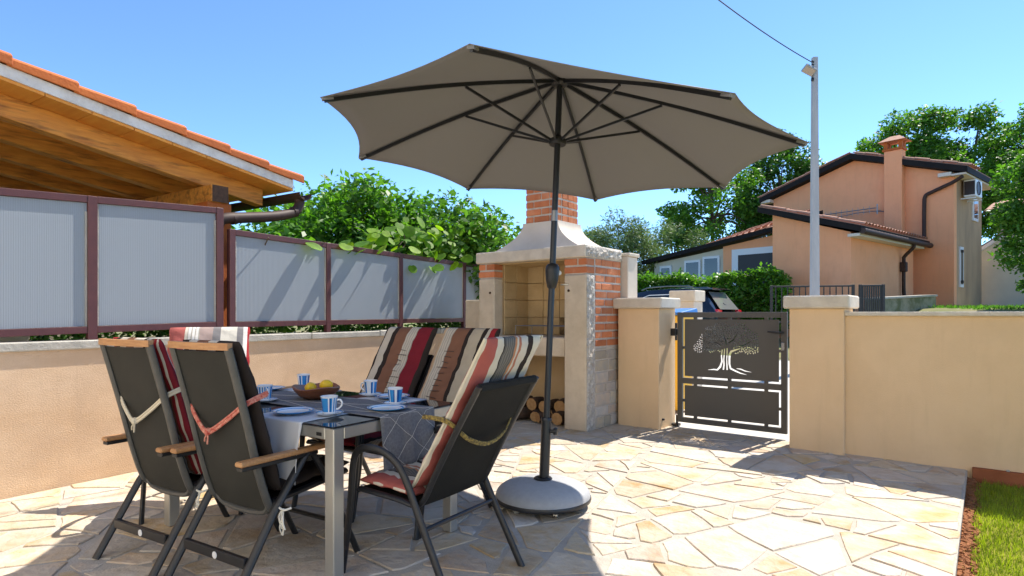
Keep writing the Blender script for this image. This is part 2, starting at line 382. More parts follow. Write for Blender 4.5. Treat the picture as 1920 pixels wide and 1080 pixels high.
gy = [-900,-100,-20,0,3,6.08,6.13] + [6.6+.8*i for i in range(0, 36)] + [40,60,90,200,900]
ground_sheet('ground', gx, gy, M['earth'], -.012, gz)
ground_sheet('driveway', [-7+.5*i for i in range(19)], [6.13+.5*i for i in range(17)], M['yard'], -.004)

# ---- crazy paving: each stone its own piece in a bed of mortar
def clip(poly, n, c):                      # keep n.p <= c
    out = []
    for i in range(len(poly)):
        a, b = poly[i], poly[(i+1) % len(poly)]
        da, db = n[0]*a[0]+n[1]*a[1]-c, n[0]*b[0]+n[1]*b[1]-c
        if da <= 0: out.append(a)
        if da*db < 0:
            t = da/(da-db); out.append((a[0]+(b[0]-a[0])*t, a[1]+(b[1]-a[1])*t))
    return out
def area(p): return .5*abs(sum(p[i][0]*p[(i+1)%len(p)][1]-p[(i+1)%len(p)][0]*p[i][1] for i in range(len(p))))
def cen(p): return (sum(q[0] for q in p)/len(p), sum(q[1] for q in p)/len(p))
def crazy(poly, out, r_):
    a = area(poly)
    if a < r_.choice((.035,.06,.09,.13,.17,.22)):
        out.append(poly); return
    c = cen(poly); sxx = sum((q[0]-c[0])**2 for q in poly); syy = sum((q[1]-c[1])**2 for q in poly); sxy = sum((q[0]-c[0])*(q[1]-c[1]) for q in poly)
    th = .5*math.atan2(2*sxy, sxx-syy) + r_.uniform(-.62,.62)
    n = (math.cos(th), math.sin(th)); pr = [n[0]*q[0]+n[1]*q[1] for q in poly]
    k = min(pr) + (max(pr)-min(pr))*r_.uniform(.34,.66)
    for s_ in (1,-1):
        q = clip(poly, (n[0]*s_, n[1]*s_), k*s_)
        if len(q) >= 3: crazy(q, out, r_)
e1, e2 = GF(1,0), GF(0,1)
reg = [(-4.95,-1.5),(8,-1.5),(8,9),(-4.95,9)]
reg = clip(reg, (e1.x,e1.y), -.11); reg = clip(reg, (e2.x,e2.y), 6.11)
patio = tag(MB().prism(reg, -.12, 0).build('patio', M['mortar']), kind='structure')
pieces = []; crazy(reg, pieces, random.Random(21))
def stone_mesh(mb, poly, r_):
    g_ = r_.uniform(.006,.015)
    for i in range(len(poly)):             # inset for the joint
        pass
    q = poly; n0 = len(poly); cx, cy = cen(poly)
    for i in range(n0):
        a, b = poly[i], poly[(i+1) % n0]; ex, ey = b[0]-a[0], b[1]-a[1]; l = math.hypot(ex, ey)
        if l < 1e-6: continue
        nx, ny = ey/l, -ex/l
        if nx*(cx-a[0])+ny*(cy-a[1]) > 0: nx, ny = -nx, -ny
        q = clip(q, (nx,ny), nx*a[0]+ny*a[1]-g_*r_.uniform(.5,1.7))
        if len(q) < 3: return False
    for _ in range(r_.choice((1,2,2,3))):  # broken-off corners
        c = cen(q); k = r_.randrange(len(q)); v = q[k]; dx, dy = v[0]-c[0], v[1]-c[1]; l = math.hypot(dx,dy)
        an = r_.uniform(-.5,.5); nx, ny = (dx*math.cos(an)-dy*math.sin(an))/l, (dx*math.sin(an)+dy*math.cos(an))/l
        q2 = clip(q, (nx,ny), nx*v[0]+ny*v[1]-r_.uniform(.012,.05))
        if len(q2) >= 4 and area(q2) > .8*area(q): q = q2
    ring = []
    for i in range(len(q)):                # uneven edges
        a, b = q[i], q[(i+1) % len(q)]; l = math.hypot(b[0]-a[0], b[1]-a[1])
        ring.append(a)
        if l > .12 and len(q) < 9:
            t = r_.uniform(.35,.65); o_ = r_.uniform(-.011,.006); nx, ny = (b[1]-a[1])/l, -(b[0]-a[0])/l
            c = cen(q); sg = 1 if nx*(a[0]-c[0])+ny*(a[1]-c[1]) > 0 else -1
            ring.append((a[0]+(b[0]-a[0])*t+nx*o_*sg, a[1]+(b[1]-a[1])*t+ny*o_*sg))
    c = cen(ring); h = r_.uniform(.004,.009); tx, ty = r_.uniform(-.006,.006), r_.uniform(-.006,.006); n = len(ring)
    ins = .0045
    def inset(p):
        l = math.hypot(p[0]-c[0], p[1]-c[1]) or 1; return (p[0]-(p[0]-c[0])/l*ins, p[1]-(p[1]-c[1])/l*ins)
    V = [(p[0]-c[0], p[1]-c[1], -.01) for p in ring] + [(p[0]-c[0], p[1]-c[1], h*.45) for p in ring]
    for p in ring:
        u = inset(p); V.append((u[0]-c[0], u[1]-c[1], h+(u[0]-c[0])*tx+(u[1]-c[1])*ty))
    F = [(i,(i+1)%n,n+(i+1)%n,n+i) for i in range(n)] + [(n+i,n+(i+1)%n,2*n+(i+1)%n,2*n+i) for i in range(n)] + [tuple(range(2*n,3*n))]
    mb.add([Vector(v)+Vector((c[0],c[1],0)) if mb.xf is False else v for v in V], F)
    return c
rs_ = random.Random(5); rest = MB(); cand = []
for p in pieces:
    c = cen(p); xc, d = c[0]*CA+c[1]*SA, -c[0]*SA+c[1]*CA
    vis = d > 2.3 and abs(xc/d) < .93
    cand.append((0 if vis else 1, d, p))
cand.sort(key=lambda t: (t[0], t[1]))
for i, (nv, d, p) in enumerate(cand):
    mb = MB(); c = stone_mesh(mb, p, rs_)
    if not c: continue
    if not nv and i < 300: mb.build('paving_stone', M['stone'], patio, loc=(c[0], c[1], 0))
    else: rest.add([Vector(v)+Vector((c[0],c[1],0)) for v in mb.v], mb.f)
tag(rest.build('outer_paving_stones', M['stone'], patio), kind='stuff')

# ---- lawn, soil strip
def flat(name, x0, x1, y0, y1, z, m, z0=-.2):
    ps = [GF(x0,y0), GF(x1,y0), GF(x1,y1), GF(x0,y1)]
    return MB().prism([(p.x,p.y) for p in ps], z0, z).build(name, m)
tag(flat('lawn', -.06, 9, -3, 5.81, -.075, M['lawn']), kind='structure')
tag(flat('soil_strip', -.108, -.062, -3, 5.81, -.05, M['soil']), kind='structure')
rb0 = random.Random(77); chips = MB()
for i in range(900):
    a, b = rb0.uniform(-.107,-.03), rb0.uniform(2.6,5.8); r0 = rb0.uniform(.004,.011); p = GF(a,b); q = rb0.uniform(0,3)
    chips.xf = Matrix.Translation((p.x,p.y,(-.05 if a < -.062 else -.073)+r0*.3)) @ Matrix.Rotation(q,4,'Z') @ Matrix.Rotation(rb0.uniform(-.6,.6),4,'X')
    chips.box(-r0*1.6,-r0*.8,-r0*.5,r0*1.6,r0*.8,r0*.5)
tag(chips.build('soil_crumbs', M['soil']), 'reddish soil crumbs between the paving edge and the grass', 'soil', kind='stuff')
gr = np.random.default_rng(3); NB = 60000
bx = gr.uniform(-.085, 2.3, NB)**1.0; by = gr.uniform(2.6, 5.79, NB)
keep = (bx > -.045+.02*np.sin(by*9)+.012*np.sin(by*23)) | (gr.random(NB) < .12)
bx, by = bx[keep], by[keep]; NB = len(bx)
hh = gr.uniform(.02,.055,NB); an = gr.uniform(0, 6.283, NB); le = gr.uniform(.2,.9,NB)*hh; wd = gr.uniform(.0016,.0032,NB)
c5, s5 = math.cos(GA), math.sin(GA); px_, py_ = bx*c5-by*s5, bx*s5+by*c5
V = np.empty((NB,3,3)); dx, dy = np.cos(an), np.sin(an)
V[:,0] = np.stack([px_-dy*wd, py_+dx*wd, np.full(NB,-.077)],1); V[:,1] = np.stack([px_+dy*wd, py_-dx*wd, np.full(NB,-.077)],1)
V[:,2] = np.stack([px_+dx*le, py_+dy*le, -.077+hh],1)
def np_mesh(name, V, per, m):
    n = V.reshape(-1,3).shape[0]; me = bpy.data.meshes.new(name); me.vertices.add(n); me.vertices.foreach_set('co', V.reshape(-1).astype(np.float32))
    nf = n//per; me.loops.add(n); me.loops.foreach_set('vertex_index', np.arange(n, dtype=np.int32))
    me.polygons.add(nf); me.polygons.foreach_set('loop_start', np.arange(0, n, per, dtype=np.int32)); me.polygons.foreach_set('loop_total', np.full(nf, per, dtype=np.int32))
    me.materials.append(m); me.update(calc_edges=True); return me
tag(link('grass', np_mesh('grass', V, 3, M['grass'])), 'short sunlit grass blades beside the stone paving', 'grass', kind='stuff')

# ---- left wall with cap
lw = thing('garden_wall', 'peach rendered low wall under the burgundy panel fence', 'wall', (-5.05, 3.0, 0))
MB().box(-.1,-4.2,-.1,.1,4.35,.965).build('wall_body', M['render_left'], lw)
y = -4.2
while y < 4.3:
    e = min(y+rnd.uniform(.9,1.25), 4.36)
    MB().cbox(-.125,y+.002,.965,.122,e-.002,1.03+rnd.uniform(-.004,.004),.008).build('cap_stone', M['cap_grey'], lw); y = e
# ---- gate pillars and front wall (gate frame)
def pillar(name, label, x0, x1, y0, y1, zb, zt, ov=.045, m='render_gate', z0=-.1):
    c = GF((x0+x1)/2, (y0+y1)/2); hx, hy = (x1-x0)/2, (y1-y0)/2
    t = thing(name, label, 'pillar', c, GA)
    MB().cbox(-hx,-hy,z0,hx,hy,zb,.006).build('pillar_body', M[m], t)
    MB().cbox(-hx-ov,-hy-ov,zb,hx+ov,hy+ov,zt,.012).build('cap', M['cap'], t); return t
pillar('gate_pillar', 'sand rendered pillar on the hinge side of the gate, next to the barbecue', -3.16,-2.68,5.86,6.28,1.275,1.39)
pillar('gate_pillar', 'sand rendered pillar on the latch side of the gate, joined to the long wall', -1.39,-.95,5.79,6.22,1.265,1.38)
fw = thing('front_wall', 'long sand coloured wall with thin stone coping right of the gate', 'wall', GF(1.6,5.94), GA)
MB().box(-2.55,-.095,-.15,3.4,.095,1.20).build('wall_body', M['render_gate'], fw)
x = -2.555
while x < 3.4:
    e = min(x+rnd.uniform(1.1,1.3), 3.41)
    MB().cbox(x+.0015,-.13,1.20,e-.0015,.13,1.236,.006).build('coping_stone', M['cap'], fw); x = e
MB().cbox(-1.68,-.135,-.2,3.4,-.096,.035,.004).build('plinth', M['plinth'], fw)
grv = MB()
for i in range(70):
    q = rnd.uniform(-1.6,3.3); r0 = rnd.uniform(.006,.014); grv.cbox(q-r0,-.13,.035,q+r0,-.13+r0*1.6,.035+r0*1.2,.003)
tag(grv.build('gravel', M['cap_grey'], fw), kind='stuff')

# ---- gate leaf with a cut-out olive tree
gt = thing('garden_gate', 'charcoal metal gate leaf with an olive tree cut out of its panel', 'gate', GF(-2.06,6.2), GA)
GW, G0, G1, MR = .555, .05, 1.235, .50
f = MB()
f.box(-GW,-.02,G0,-GW+.055,.02,G1); f.box(GW-.055,-.02,G0,GW,.02,G1)
f.box(-GW+.055,-.02,G0,GW-.055,.02,G0+.055); f.box(-GW+.055,-.02,G1-.055,GW-.055,.02,G1); f.box(-GW+.055,-.02,MR-.03,GW-.055,.02,MR+.03)
f.build('gate_frame', M['gate'], gt, bevel=.003)
px0, px1 = -GW+.055+.022, GW-.055-.022
upz0, upz1 = MR+.03+.02, G1-.055-.02; loz0, loz1 = G0+.055+.02, MR-.03-.02
for (za, zb) in ((upz0,upz1),(loz0,loz1)):
    for xt in (-.36,0.0,.36):
        for z_ in (za-.011, zb+.011): MB().box(xt-.018,-.009,z_-.0125,xt+.018,.009,z_+.0125).build('tab', M['gate'], gt)
    for xs_ in (px0-.012, px1+.012):
        zm = (za+zb)/2; MB().box(xs_-.0125,-.009,zm-.015,xs_+.0125,.009,zm+.015).build('tab', M['gate'], gt)
MB().box(px0,-.004,loz0,px1,.004,loz1).build('lower_panel', M['gate'], gt)
def inside(pt, poly):
    x, y = pt; c = False; n = len(poly)
    for i in range(n):
        (x0,y0),(x1,y1) = poly[i], poly[i-1]
        if (y0 > y) != (y1 > y) and x < (x1-x0)*(y-y0)/(y1-y0)+x0: c = not c
    return c
def cut_panel(name, outer, holes, th, m, parent):
    """sheet with openings cut through it: constrained triangulation, triangles inside an opening left out"""
    from mathutils.geometry import delaunay_2d_cdt
    V = []; E = []
    for pl in [outer]+holes:
        b = len(V); V += [Vector((p[0],p[1])) for p in pl]; E += [(b+i, b+(i+1)%len(pl)) for i in range(len(pl))]
    vo, eo, fo, *_ = delaunay_2d_cdt(V, E, [], 0, 1e-6)
    bb = [(min(p[0] for p in h),max(p[0] for p in h),min(p[1] for p in h),max(p[1] for p in h)) for h in holes]; F = []
    for f in fo:
        c = (sum(vo[i].x for i in f)/len(f), sum(vo[i].y for i in f)/len(f))
        if not any(b[0] <= c[0] <= b[1] and b[2] <= c[1] <= b[3] and inside(c,h) for h,b in zip(holes,bb)): F.append(tuple(f))
    n = len(vo); cnt = {}
    for f in F:
        for i in range(len(f)):
            k = (f[i], f[(i+1)%len(f)]); cnt[k] = 1
    mb = MB(); W3 = [(p.x,-th/2,p.y) for p in vo]+[(p.x,th/2,p.y) for p in vo]
    mb.add(W3, F+[tuple(n+i for i in reversed(f)) for f in F]+[(a,n+a,n+b,b) for (a,b) in cnt if (b,a) not in cnt])
    return mb.build(name, m, parent, fix=False)
holes = []; TX, TZ = -.03, .635           # foot of the cut-out trunk
def ribbon(pts, ws):
    P = [Vector(p) for p in pts]; Lh = []; Rh = []
    for i, p in enumerate(P):
        t = (P[min(i+1,len(P)-1)]-P[max(i-1,0)]); t = Vector((t.x,t.y)).normalized(); n = Vector((-t.y,t.x))
        Lh.append((p.x+n.x*ws[i], p.y+n.y*ws[i])); Rh.append((p.x-n.x*ws[i], p.y-n.y*ws[i]))
    return Lh + Rh[::-1]
def T(pts): return [(TX+a*1.15, TZ+b*1.12, 0) for a, b in pts]
holes.append(ribbon(T([(-.17,-.005),(-.115,.002),(-.085,.0),(-.058,.03),(-.042,.08),(-.047,.13),(-.040,.19)]), [.001,.006,.008,.011,.009,.007,.006]))
holes.append(ribbon(T([(-.030,.004),(-.024,.05),(-.026,.10),(-.022,.15),(-.019,.20)]), [.008,.008,.006,.006,.005]))
holes.append(ribbon(T([(.004,.004),(.002,.05),(.0,.10),(.003,.15),(.004,.205)]), [.007,.007,.005,.006,.006]))
holes.append(ribbon(T([(.175,-.03),(.12,-.018),(.075,.0),(.034,.02),(.024,.06),(.024,.11),(.026,.145),(.040,.175),(.075,.190),(.12,.205)]), [.001,.006,.008,.010,.010,.010,.012,.011,.008,.003]))
holes.append(ribbon(T([(.215,-.004),(.16,.004),(.125,.018),(.085,.022)]), [.001,.005,.006,.002]))
br = [T([(-.050,.222),(-.09,.25),(-.15,.255),(-.185,.232)]), T([(-.004,.228),(-.010,.275),(-.030,.32),(-.026,.345)]), T([(.012,.250),(.06,.285),(.085,.33),(.105,.37)]), T([(.105,.225),(.15,.235),(.19,.262),(.215,.275)])]
for b_ in br: holes.append(ribbon(b_, [.007,.006,.005,.002]))
solid = []
for h in holes: solid += h
sol = np.array(solid); rl = random.Random(12)
segs = []
for h in holes:
    for i in range(len(h)):
        a, b = np.array(h[i]), np.array(h[(i+1)%len(h)])
        for t in np.linspace(0,1,max(2,int(np.hypot(*(b-a))/.008))): segs.append(a+(b-a)*t)
segs = np.array(segs); used = []
tries = 0
while len(used) < 300 and tries < 30000:
    tries += 1
    a = rl.uniform(-.30,.27); b = rl.uniform(.14,.44)
    top = .44 - 1.1*max(0,abs(a-.02)-.13)**1.15*1.25 - .02*math.sin(a*40); low = .215 - (.05 if (abs(a)>.06) else -.03) + .01*math.sin(a*55)
    if b > top or b < low: continue
    if a < -.2 and b > .33: continue
    p = np.array([TX+a*1.15, TZ+b*1.12]); an = rl.uniform(0,math.pi); l, w2 = rl.uniform(.009,.0145), rl.uniform(.0042,.0062)
    if used and min((p[0]-q[0])**2+(p[1]-q[1])**2 for q in used) < .0175**2: continue
    if np.min(((segs-p)**2).sum(1)) < .0155**2: continue
    used.append(p); d = np.array([math.cos(an),math.sin(an)]); n = np.array([-d[1],d[0]])
    holes.append([tuple(p-d*l), tuple(p-d*l*.2+n*w2), tuple(p+d*l*.5+n*w2*.7), tuple(p+d*l), tuple(p+d*l*.5-n*w2*.7), tuple(p-d*l*.2-n*w2)])
cut_panel('upper_panel', [(px0,upz0),(px1,upz0),(px1,upz1),(px0,upz1)], holes, .006, M['gate'], gt)
h = MB(); h.tube([(GW-.035,-.02,1.035),(GW-.035,-.07,1.035)], .009, 8); h.tube([(GW-.030,-.07,1.035),(GW-.09,-.074,1.037),(GW-.165,-.068,1.042)], .010, 8, rs=[.012,.011,.007]); h.build('handle', M['black'], gt, 40)
MB().cbox(GW-.052,-.03,.86,GW-.018,-.0205,.94,.004).build('lock_plate', M['steel'], gt)
MB().cbox(-GW-.085,-.05,.98,-GW-.005,.01,1.06,.006).cbox(-GW-.03,-.015,.93,-GW-.012,.012,1.12,.003).build('hinge', M['black'], gt)
MB().cbox(-GW-.06,-.04,.004,-GW+.02,.03,.03,.003).box(-GW-.02,-.012,.03,-GW-.001,.012,.12).build('floor_pivot', M['black'], gt)
s_ = MB(); s_.lathe([(.001,-.012),(.016,-.01),(.019,0),(.016,.01),(.001,.012)], 12); 
stp = s_.build('door_stop', M['black'], None, 40); stp.location = GF(-2.676,5.95,.10)
tag(stp, 'small round black stop low on the hinge side gate pillar', 'door stop')

# ---- panel fence on the left wall
def fence(name, label, yp, zt, zb, x=-4.975, w_=.05):
    """yp: post positions; zt(y), zb(y): rail heights"""
    t = thing(name, label, 'fence', (x, yp[0], 1.03))
    for i, yy in enumerate(yp):
        MB().cbox(-.025, yy-yp[0]-w_/2, 0.0, .025, yy-yp[0]+w_/2, zt(yy)-1.03-.0005, .003).build('post', M['burgundy'], t)
    for i in range(len(yp)-1):
        a, b = yp[i]+w_/2, yp[i+1]-w_/2
        for zz, hh_ in ((zt, .05), (zb, .05)):
            sgn = -1 if zz is zt else 1
            p0, p1 = Vector((0,a-yp[0]+.0005,zz(a)-1.03+sgn*hh_/2)), Vector((0,b-yp[0]-.0005,zz(b)-1.03+sgn*hh_/2))
            MB().bar(p0,p1,.044,hh_).build('rail', M['burgundy'], t, bevel=.003)
        pa, pb = a-yp[0]+.001, b-yp[0]-.001
        V = [(xx, yy, zq) for xx in (-.006,.004) for yy, zq in ((pa, zb(a)-1.03+.052),(pb, zb(b)-1.03+.052),(pb, zt(b)-1.03-.052),(pa, zt(a)-1.03-.052))]
        MB().add(V, [(0,1,2,3),(7,6,5,4),(0,4,5,1),(1,5,6,2),(2,6,7,3),(3,7,4,0)]).build('translucent_panel', M['poly'], t)
        for ya, yb_ in ((pa,pa+.012),(pb-.012,pb)):
            MB().box(.0045,ya,zb(a)-1.03+.054,.012,yb_,min(zt(a),zt(b))-1.03-.056).build('glazing_bead', M['cap_grey'], t)
fence('panel_fence', 'burgundy framed fence of ribbed frosted panels, the taller nearer run beside the carport roof', [-1.15,-.12,.91,1.955,2.925], lambda y: 2.075+.06*(y-1.9), lambda y: 1.065+.024*(y-1.43), w_=.062)
fence('panel_fence', 'burgundy framed fence of ribbed frosted panels, the lower run under the leafy vine', [3.04,4.09,5.15,6.36,7.3], lambda y: 1.965-.017*(y-3.04), lambda y: 1.098+.004*(y-3.04), w_=.055)

# ---- unseen white facade behind the camera, added to bounce sunlight into the shade
vl = thing('bounce_facade', 'unseen white facade with terrace doors, added to bounce sunlight into the shaded terrace', 'house', (-2.0,-1.8,0), GA)
MB().box(-6.5,-6,-.3,7.5,0,6.2).build('wall', M['white_render'], vl)
MB().add([(-7,-6.4,6.2),(8,-6.4,6.2),(8,.45,6.2),(-7,.45,6.2),(-7,-3,7.6),(8,-3,7.6)],[(3,2,1,0),(0,1,5,4),(2,3,4,5),(1,2,5),(3,0,4)]).build('roof', M['tile_old'], vl)
for xa, xb, za, zb in ((-4.6,-3.5,.05,2.2),(2.6,3.6,.9,2.1),(-4.4,-3.6,3.8,5.0),(.2,1.1,3.8,5.0),(3.8,4.6,3.8,5.0)):
    fo = MB().cbox(xa,.001,za,xb,.05,zb,.005).build('window_frame', M['white'], vl); MB().box(xa+.08,.051,za+.08,xb-.08,.056,zb-.08).build('pane', M['dark_glass'], fo)
# ================================================================== BARBECUE
bq = thing('outdoor_barbecue', 'masonry barbecue with brick chimney, limestone columns and open firebox', 'barbecue', GF(-3.94,5.27), GA)
HX, DP = .74, .74
# mortar cores behind the facing
MB().box(-HX+.01,.165,0,-.505,DP-.006,1.80).build('left_core', M['plaster_in'], bq)
MB().box(.465,.165,0,HX-.008,DP-.004,1.80).build('right_core', M['brick_mortar'], bq)
MB().box(-.505,DP-.08,0,.465,DP-.006,1.80).build('back_core', M['plaster_in'], bq)
MB().cbox(-HX,0,0,-.50,.165,1.63,.014).build('column', M['column'], bq)
rc = MB().cbox(.46,0,0,HX-.004,.165,1.63,.014).build('column', M['column'], bq)
# rock-faced edge of the right column
g_ = MB(); ny, nz_ = 5, 40; V = []; rr = random.Random(4)
for j in range(nz_+1):
    for i in range(ny+1):
        e_ = 0 if i in (0,ny) or j in (0,nz_) else 1
        V.append((HX-.0035+e_*rr.uniform(.002,.020), .006+.153*i/ny, .004+1.62*j/nz_))
g_.add(V, [(j*(ny+1)+i, j*(ny+1)+i+1, (j+1)*(ny+1)+i+1, (j+1)*(ny+1)+i) for j in range(nz_) for i in range(ny)])
g_.build('rough_face', M['rough'], rc, fix=False)
# bricks: shared meshes by size
BM = {}
def brick(parent, x, y, z, lx, ly, lz, m='brick', name='brick', c=.004, jit=.003):
    k = (round(lx,3), round(ly,3), round(lz,3), m, c)
    if k not in BM: BM[k] = MB().cbox(-lx/2,-ly/2,-lz/2,lx/2,ly/2,lz/2,c).mesh(name, M[m])
    return link(name, BM[k], parent, loc=(x+rnd.uniform(-jit,jit)*.6, y+rnd.uniform(-jit,jit)*.6, z+rnd.uniform(-jit,jit)*.3))
CH, BH = .0855, .064
for side in (-1, 1):                       # two courses over each column, front
    xa, xb = ((-HX,-.50) if side < 0 else (.46,HX-.002))
    MB().box(xa+.012,.012,1.631,xb-.012,.164,1.799).build('brick_bed', M['brick_mortar'], bq)
    for r in range(2):
        z = 1.63+CH*r+CH/2
        w2 = (xb-xa)
        if r == 0: brick(bq,(xa+xb)/2,.083,z,w2,.158,BH)
        else:
            cut = .6 if side > 0 else .45
            brick(bq,xa+w2*cut/2-.004,.083,z,w2*cut-.012,.158,BH); brick(bq,xb-w2*(1-cut)/2+.004,.083,z,w2*(1-cut)-.012,.158,BH)
r = 0; z = .865
while z < 1.78:                            # brick side wall, running bond
    off = [0, .12, .05][r % 3]; y = .178
    cuts = [y]; q = y + (.245 - off)
    while q < DP-.06: cuts.append(q); q += .245
    cuts.append(DP-.006)
    for a, b in zip(cuts[:-1], cuts[1:]):
        if b-a > .03: brick(bq, HX-.035, (a+b)/2, z+CH/2, .07, round(b-a-.014,3), BH)
    z += CH; r += 1
z = .006; r = 0; rb = random.Random(9)
while z < .85:                             # rough stone blocks below
    h_ = min(rb.choice((.105,.125,.14)), .862-z); y = .175
    n = rb.choice((2,2,3)); ws = [rb.uniform(.7,1.3) for _ in range(n)]; tot = sum(ws)
    for k in ws:
        l = (DP-.006-.175)*k/tot
        brick(bq, HX-.04, y+l/2, z+h_/2, .082+rb.uniform(0,.01), round(l-.016,3), round(h_-.016,3), 'block', 'stone_block', .006); y += l
    z += h_
# shelf slab, firebox lining
MB().cbox(-.499,.02,.76,.459,DP-.082,.965,.010).build('hearth_slab', M['column'], bq)
for i in range(4):
    for j in range(4):
        w2, h2 = .958/4, .828/4
        brick(bq,-.498+w2*(i+.5),DP-.095,.968+h2*(j+.5),round(w2-.006,3),.026,round(h2-.006,3), 'soot' if (i,j) in ((3,0),(3,1),(2,0)) else 'firebrick','firebrick',.003,.001)
for sx_ in (-1,1):
    xx = -.491 if sx_ < 0 else .451
    for i in range(2):
        for j in range(4):
            w2, h2 = .46/2, .828/4
            brick(bq,xx,.17+w2*(i+.5),.968+h2*(j+.5),.016,round(w2-.006,3),round(h2-.006,3),'firebrick','firebrick',.003,.001)
MB().box(-.505,.10,1.79,.465,DP-.09,1.80).build('lintel_soffit', M['firebrick'], bq)
# mantel, hood, chimney
mt = MB().cbox(-HX-.02,-.03,1.801,HX+.005,DP+.01,1.93,.010).build('mantel', M['cap'], bq)
g_ = MB(); V = []; n1, n2 = 24, 5
for j in range(n2+1):
    for i in range(n1+1):
        e_ = 0 if i in (0,n1) or j in (0,n2) else 1
        V.append((HX+.0055+e_*rr.uniform(.002,.022), -.02+(DP+.02)*i/n1, 1.808+.114*j/n2))
g_.add(V, [(j*(n1+1)+i, j*(n1+1)+i+1, (j+1)*(n1+1)+i+1, (j+1)*(n1+1)+i) for j in range(n2) for i in range(n1)])
g_.build('rough_face', M['rough'], mt, fix=False)
hd = MB(); sec = []
cx0, cx1, cy0, cy1 = -.21,.23,.215,.655
for k in range(13):
    t = k/12; e_ = (1-t)**2.0
    x0, x1, y0, y1 = cx0-.02-e_*.36, cx1+.02+e_*.36, cy0-.02-e_*.12, min(cy1+.02+e_*.05, DP+.0)
    sec.append([(x0,y0,1.931+.32*t),(x1,y0,1.931+.32*t),(x1,y1,1.931+.32*t),(x0,y1,1.931+.32*t)])
V = [p for s2 in sec for p in s2]
F = [(4*k+i,4*k+(i+1)%4,4*k+4+(i+1)%4,4*k+4+i) for k in range(12) for i in range(4)] + [(48,49,50,51),(3,2,1,0)]
hd.add(V,F); hd.build('hood', M['hood'], bq, smooth=35)
ch = MB().box(cx0+.012,cy0+.012,2.245,cx1-.012,cy1-.012,3.05).build('chimney', M['brick_mortar'], bq)
z = 2.255; r = 0
while z < 3.02:
    w_ = cx1-cx0
    cuts = ([cx0,cx0+.22,cx1-.105,cx1] if r % 2 else [cx0,cx0+.115,cx0+.335,cx1])
    for a, b in zip(cuts[:-1],cuts[1:]):
        for yy in (cy0+.05, cy1-.05): brick(ch,(a+b)/2,yy,z+BH/2,round(b-a-.014,3),.10,BH)
    cuts = ([cy0+.108,cy0+.22,cy1-.108] if r % 2 else [cy0+.108,cy1-.22,cy1-.108])
    for a, b in zip(cuts[:-1],cuts[1:]):
        for xx in (cx0+.05, cx1-.05): brick(ch,xx,(a+b)/2,z+BH/2,.10,round(b-a-.014,3),BH)
    z += CH; r += 1
MB().cbox(cx0-.05,cy0-.05,3.04,cx1+.05,cy1+.05,3.10,.01).build('chimney_cap', M['cap'], ch)
# rear pier and side pier that belong to it
MB().cbox(.60,DP+.015,0,.815,DP+.25,1.86,.008).build('rear_pier', M['hood'], bq)
MB().cbox(.58,DP+.012,1.861,.835,DP+.27,1.90,.008).build('rear_pier_cap', M['cap'], bq)
MB().cbox(-HX-.42,.22,0,-HX+.009,.60,1.39,.01).build('side_pier', M['column'], bq)
# small iron eyes on the columns
for xx in (-.56,.52): MB().lathe([(.001,-.014),(.012,-.010),(.014,.0),(.012,.010),(.001,.014)],8,(xx,-.002,1.46)).build('iron_eye', M['log'], bq, smooth=40)
# grill grate and firewood
gg = thing('grill_grate', 'wire grill grate standing on the barbecue hearth', 'grate', GF(-3.94,5.27,.966)+GF(.02,.36), GA)
rods = MB(); rods.tube([(-.36,-.17,.115),(.36,-.17,.115),(.36,.17,.115),(-.36,.17,.115)], .005, 6, closed=True)
for i in range(25): rods.tube([(-.345+.029*i,-.17,.115),(-.345+.029*i,.17,.115)], .0028, 4)
rods.build('grid', M['steel'], gg)
for sx_ in (-.36,.36):
    for sy in (-.16,.16): MB().tube([(sx_,sy,.11),(sx_*1.02,sy,0)], .005, 6).build('leg', M['steel'], gg)
lr = random.Random(31); k = 0
spots = [(-.36,.20,0),(-.22,.16,0),(-.05,.24,0),(.13,.18,0),(.30,.22,0),(-.30,.33,0),(.05,.36,0),(.22,.34,0),(-.28,.25,1),(-.10,.28,1),(.10,.27,1),(.26,.28,1)]
lab = ['thick dark log at the left end of the barbecue woodpile','pale ended log at the front of the barbecue woodpile','dark split log in the middle of the barbecue woodpile','long dark log right of the woodpile centre','dark log at the right end of the woodpile','log at the back left of the woodpile','log at the back middle of the woodpile','log at the back right of the woodpile','upper log at the left of the woodpile','upper log left of the woodpile centre','upper log right of the woodpile centre','upper log at the right of the woodpile']
for (a, b, lev), lb in zip(spots, lab):
    r_ = lr.uniform(.055,.075); ln = lr.uniform(.11,.16); up_ = r_+.01 + (.115 if lev else 0)
    m_ = MB(); ang = lr.uniform(-.5,.5); d = Vector((math.sin(ang),math.cos(ang),0)); pts = [d*(-ln), d*(-ln*.4)+Vector((.006,0,.004)), d*(ln*.4), d*ln]
    seg = 9; b0 = len(m_.v); m_.tube(pts, r_, seg, rs=[r_*lr.uniform(.9,1.05) for _ in pts])
    m_.m[-1] = m_.m[-2] = 1
    o = m_.build('firewood_log', [M['log'],M['log_end']], smooth=50); o.location = GF(-3.94,5.27,up_)+GF(a,b); o.rotation_euler = (0,0,GA)
    tag(o, lb, 'log', 'firewood under the barbecue')

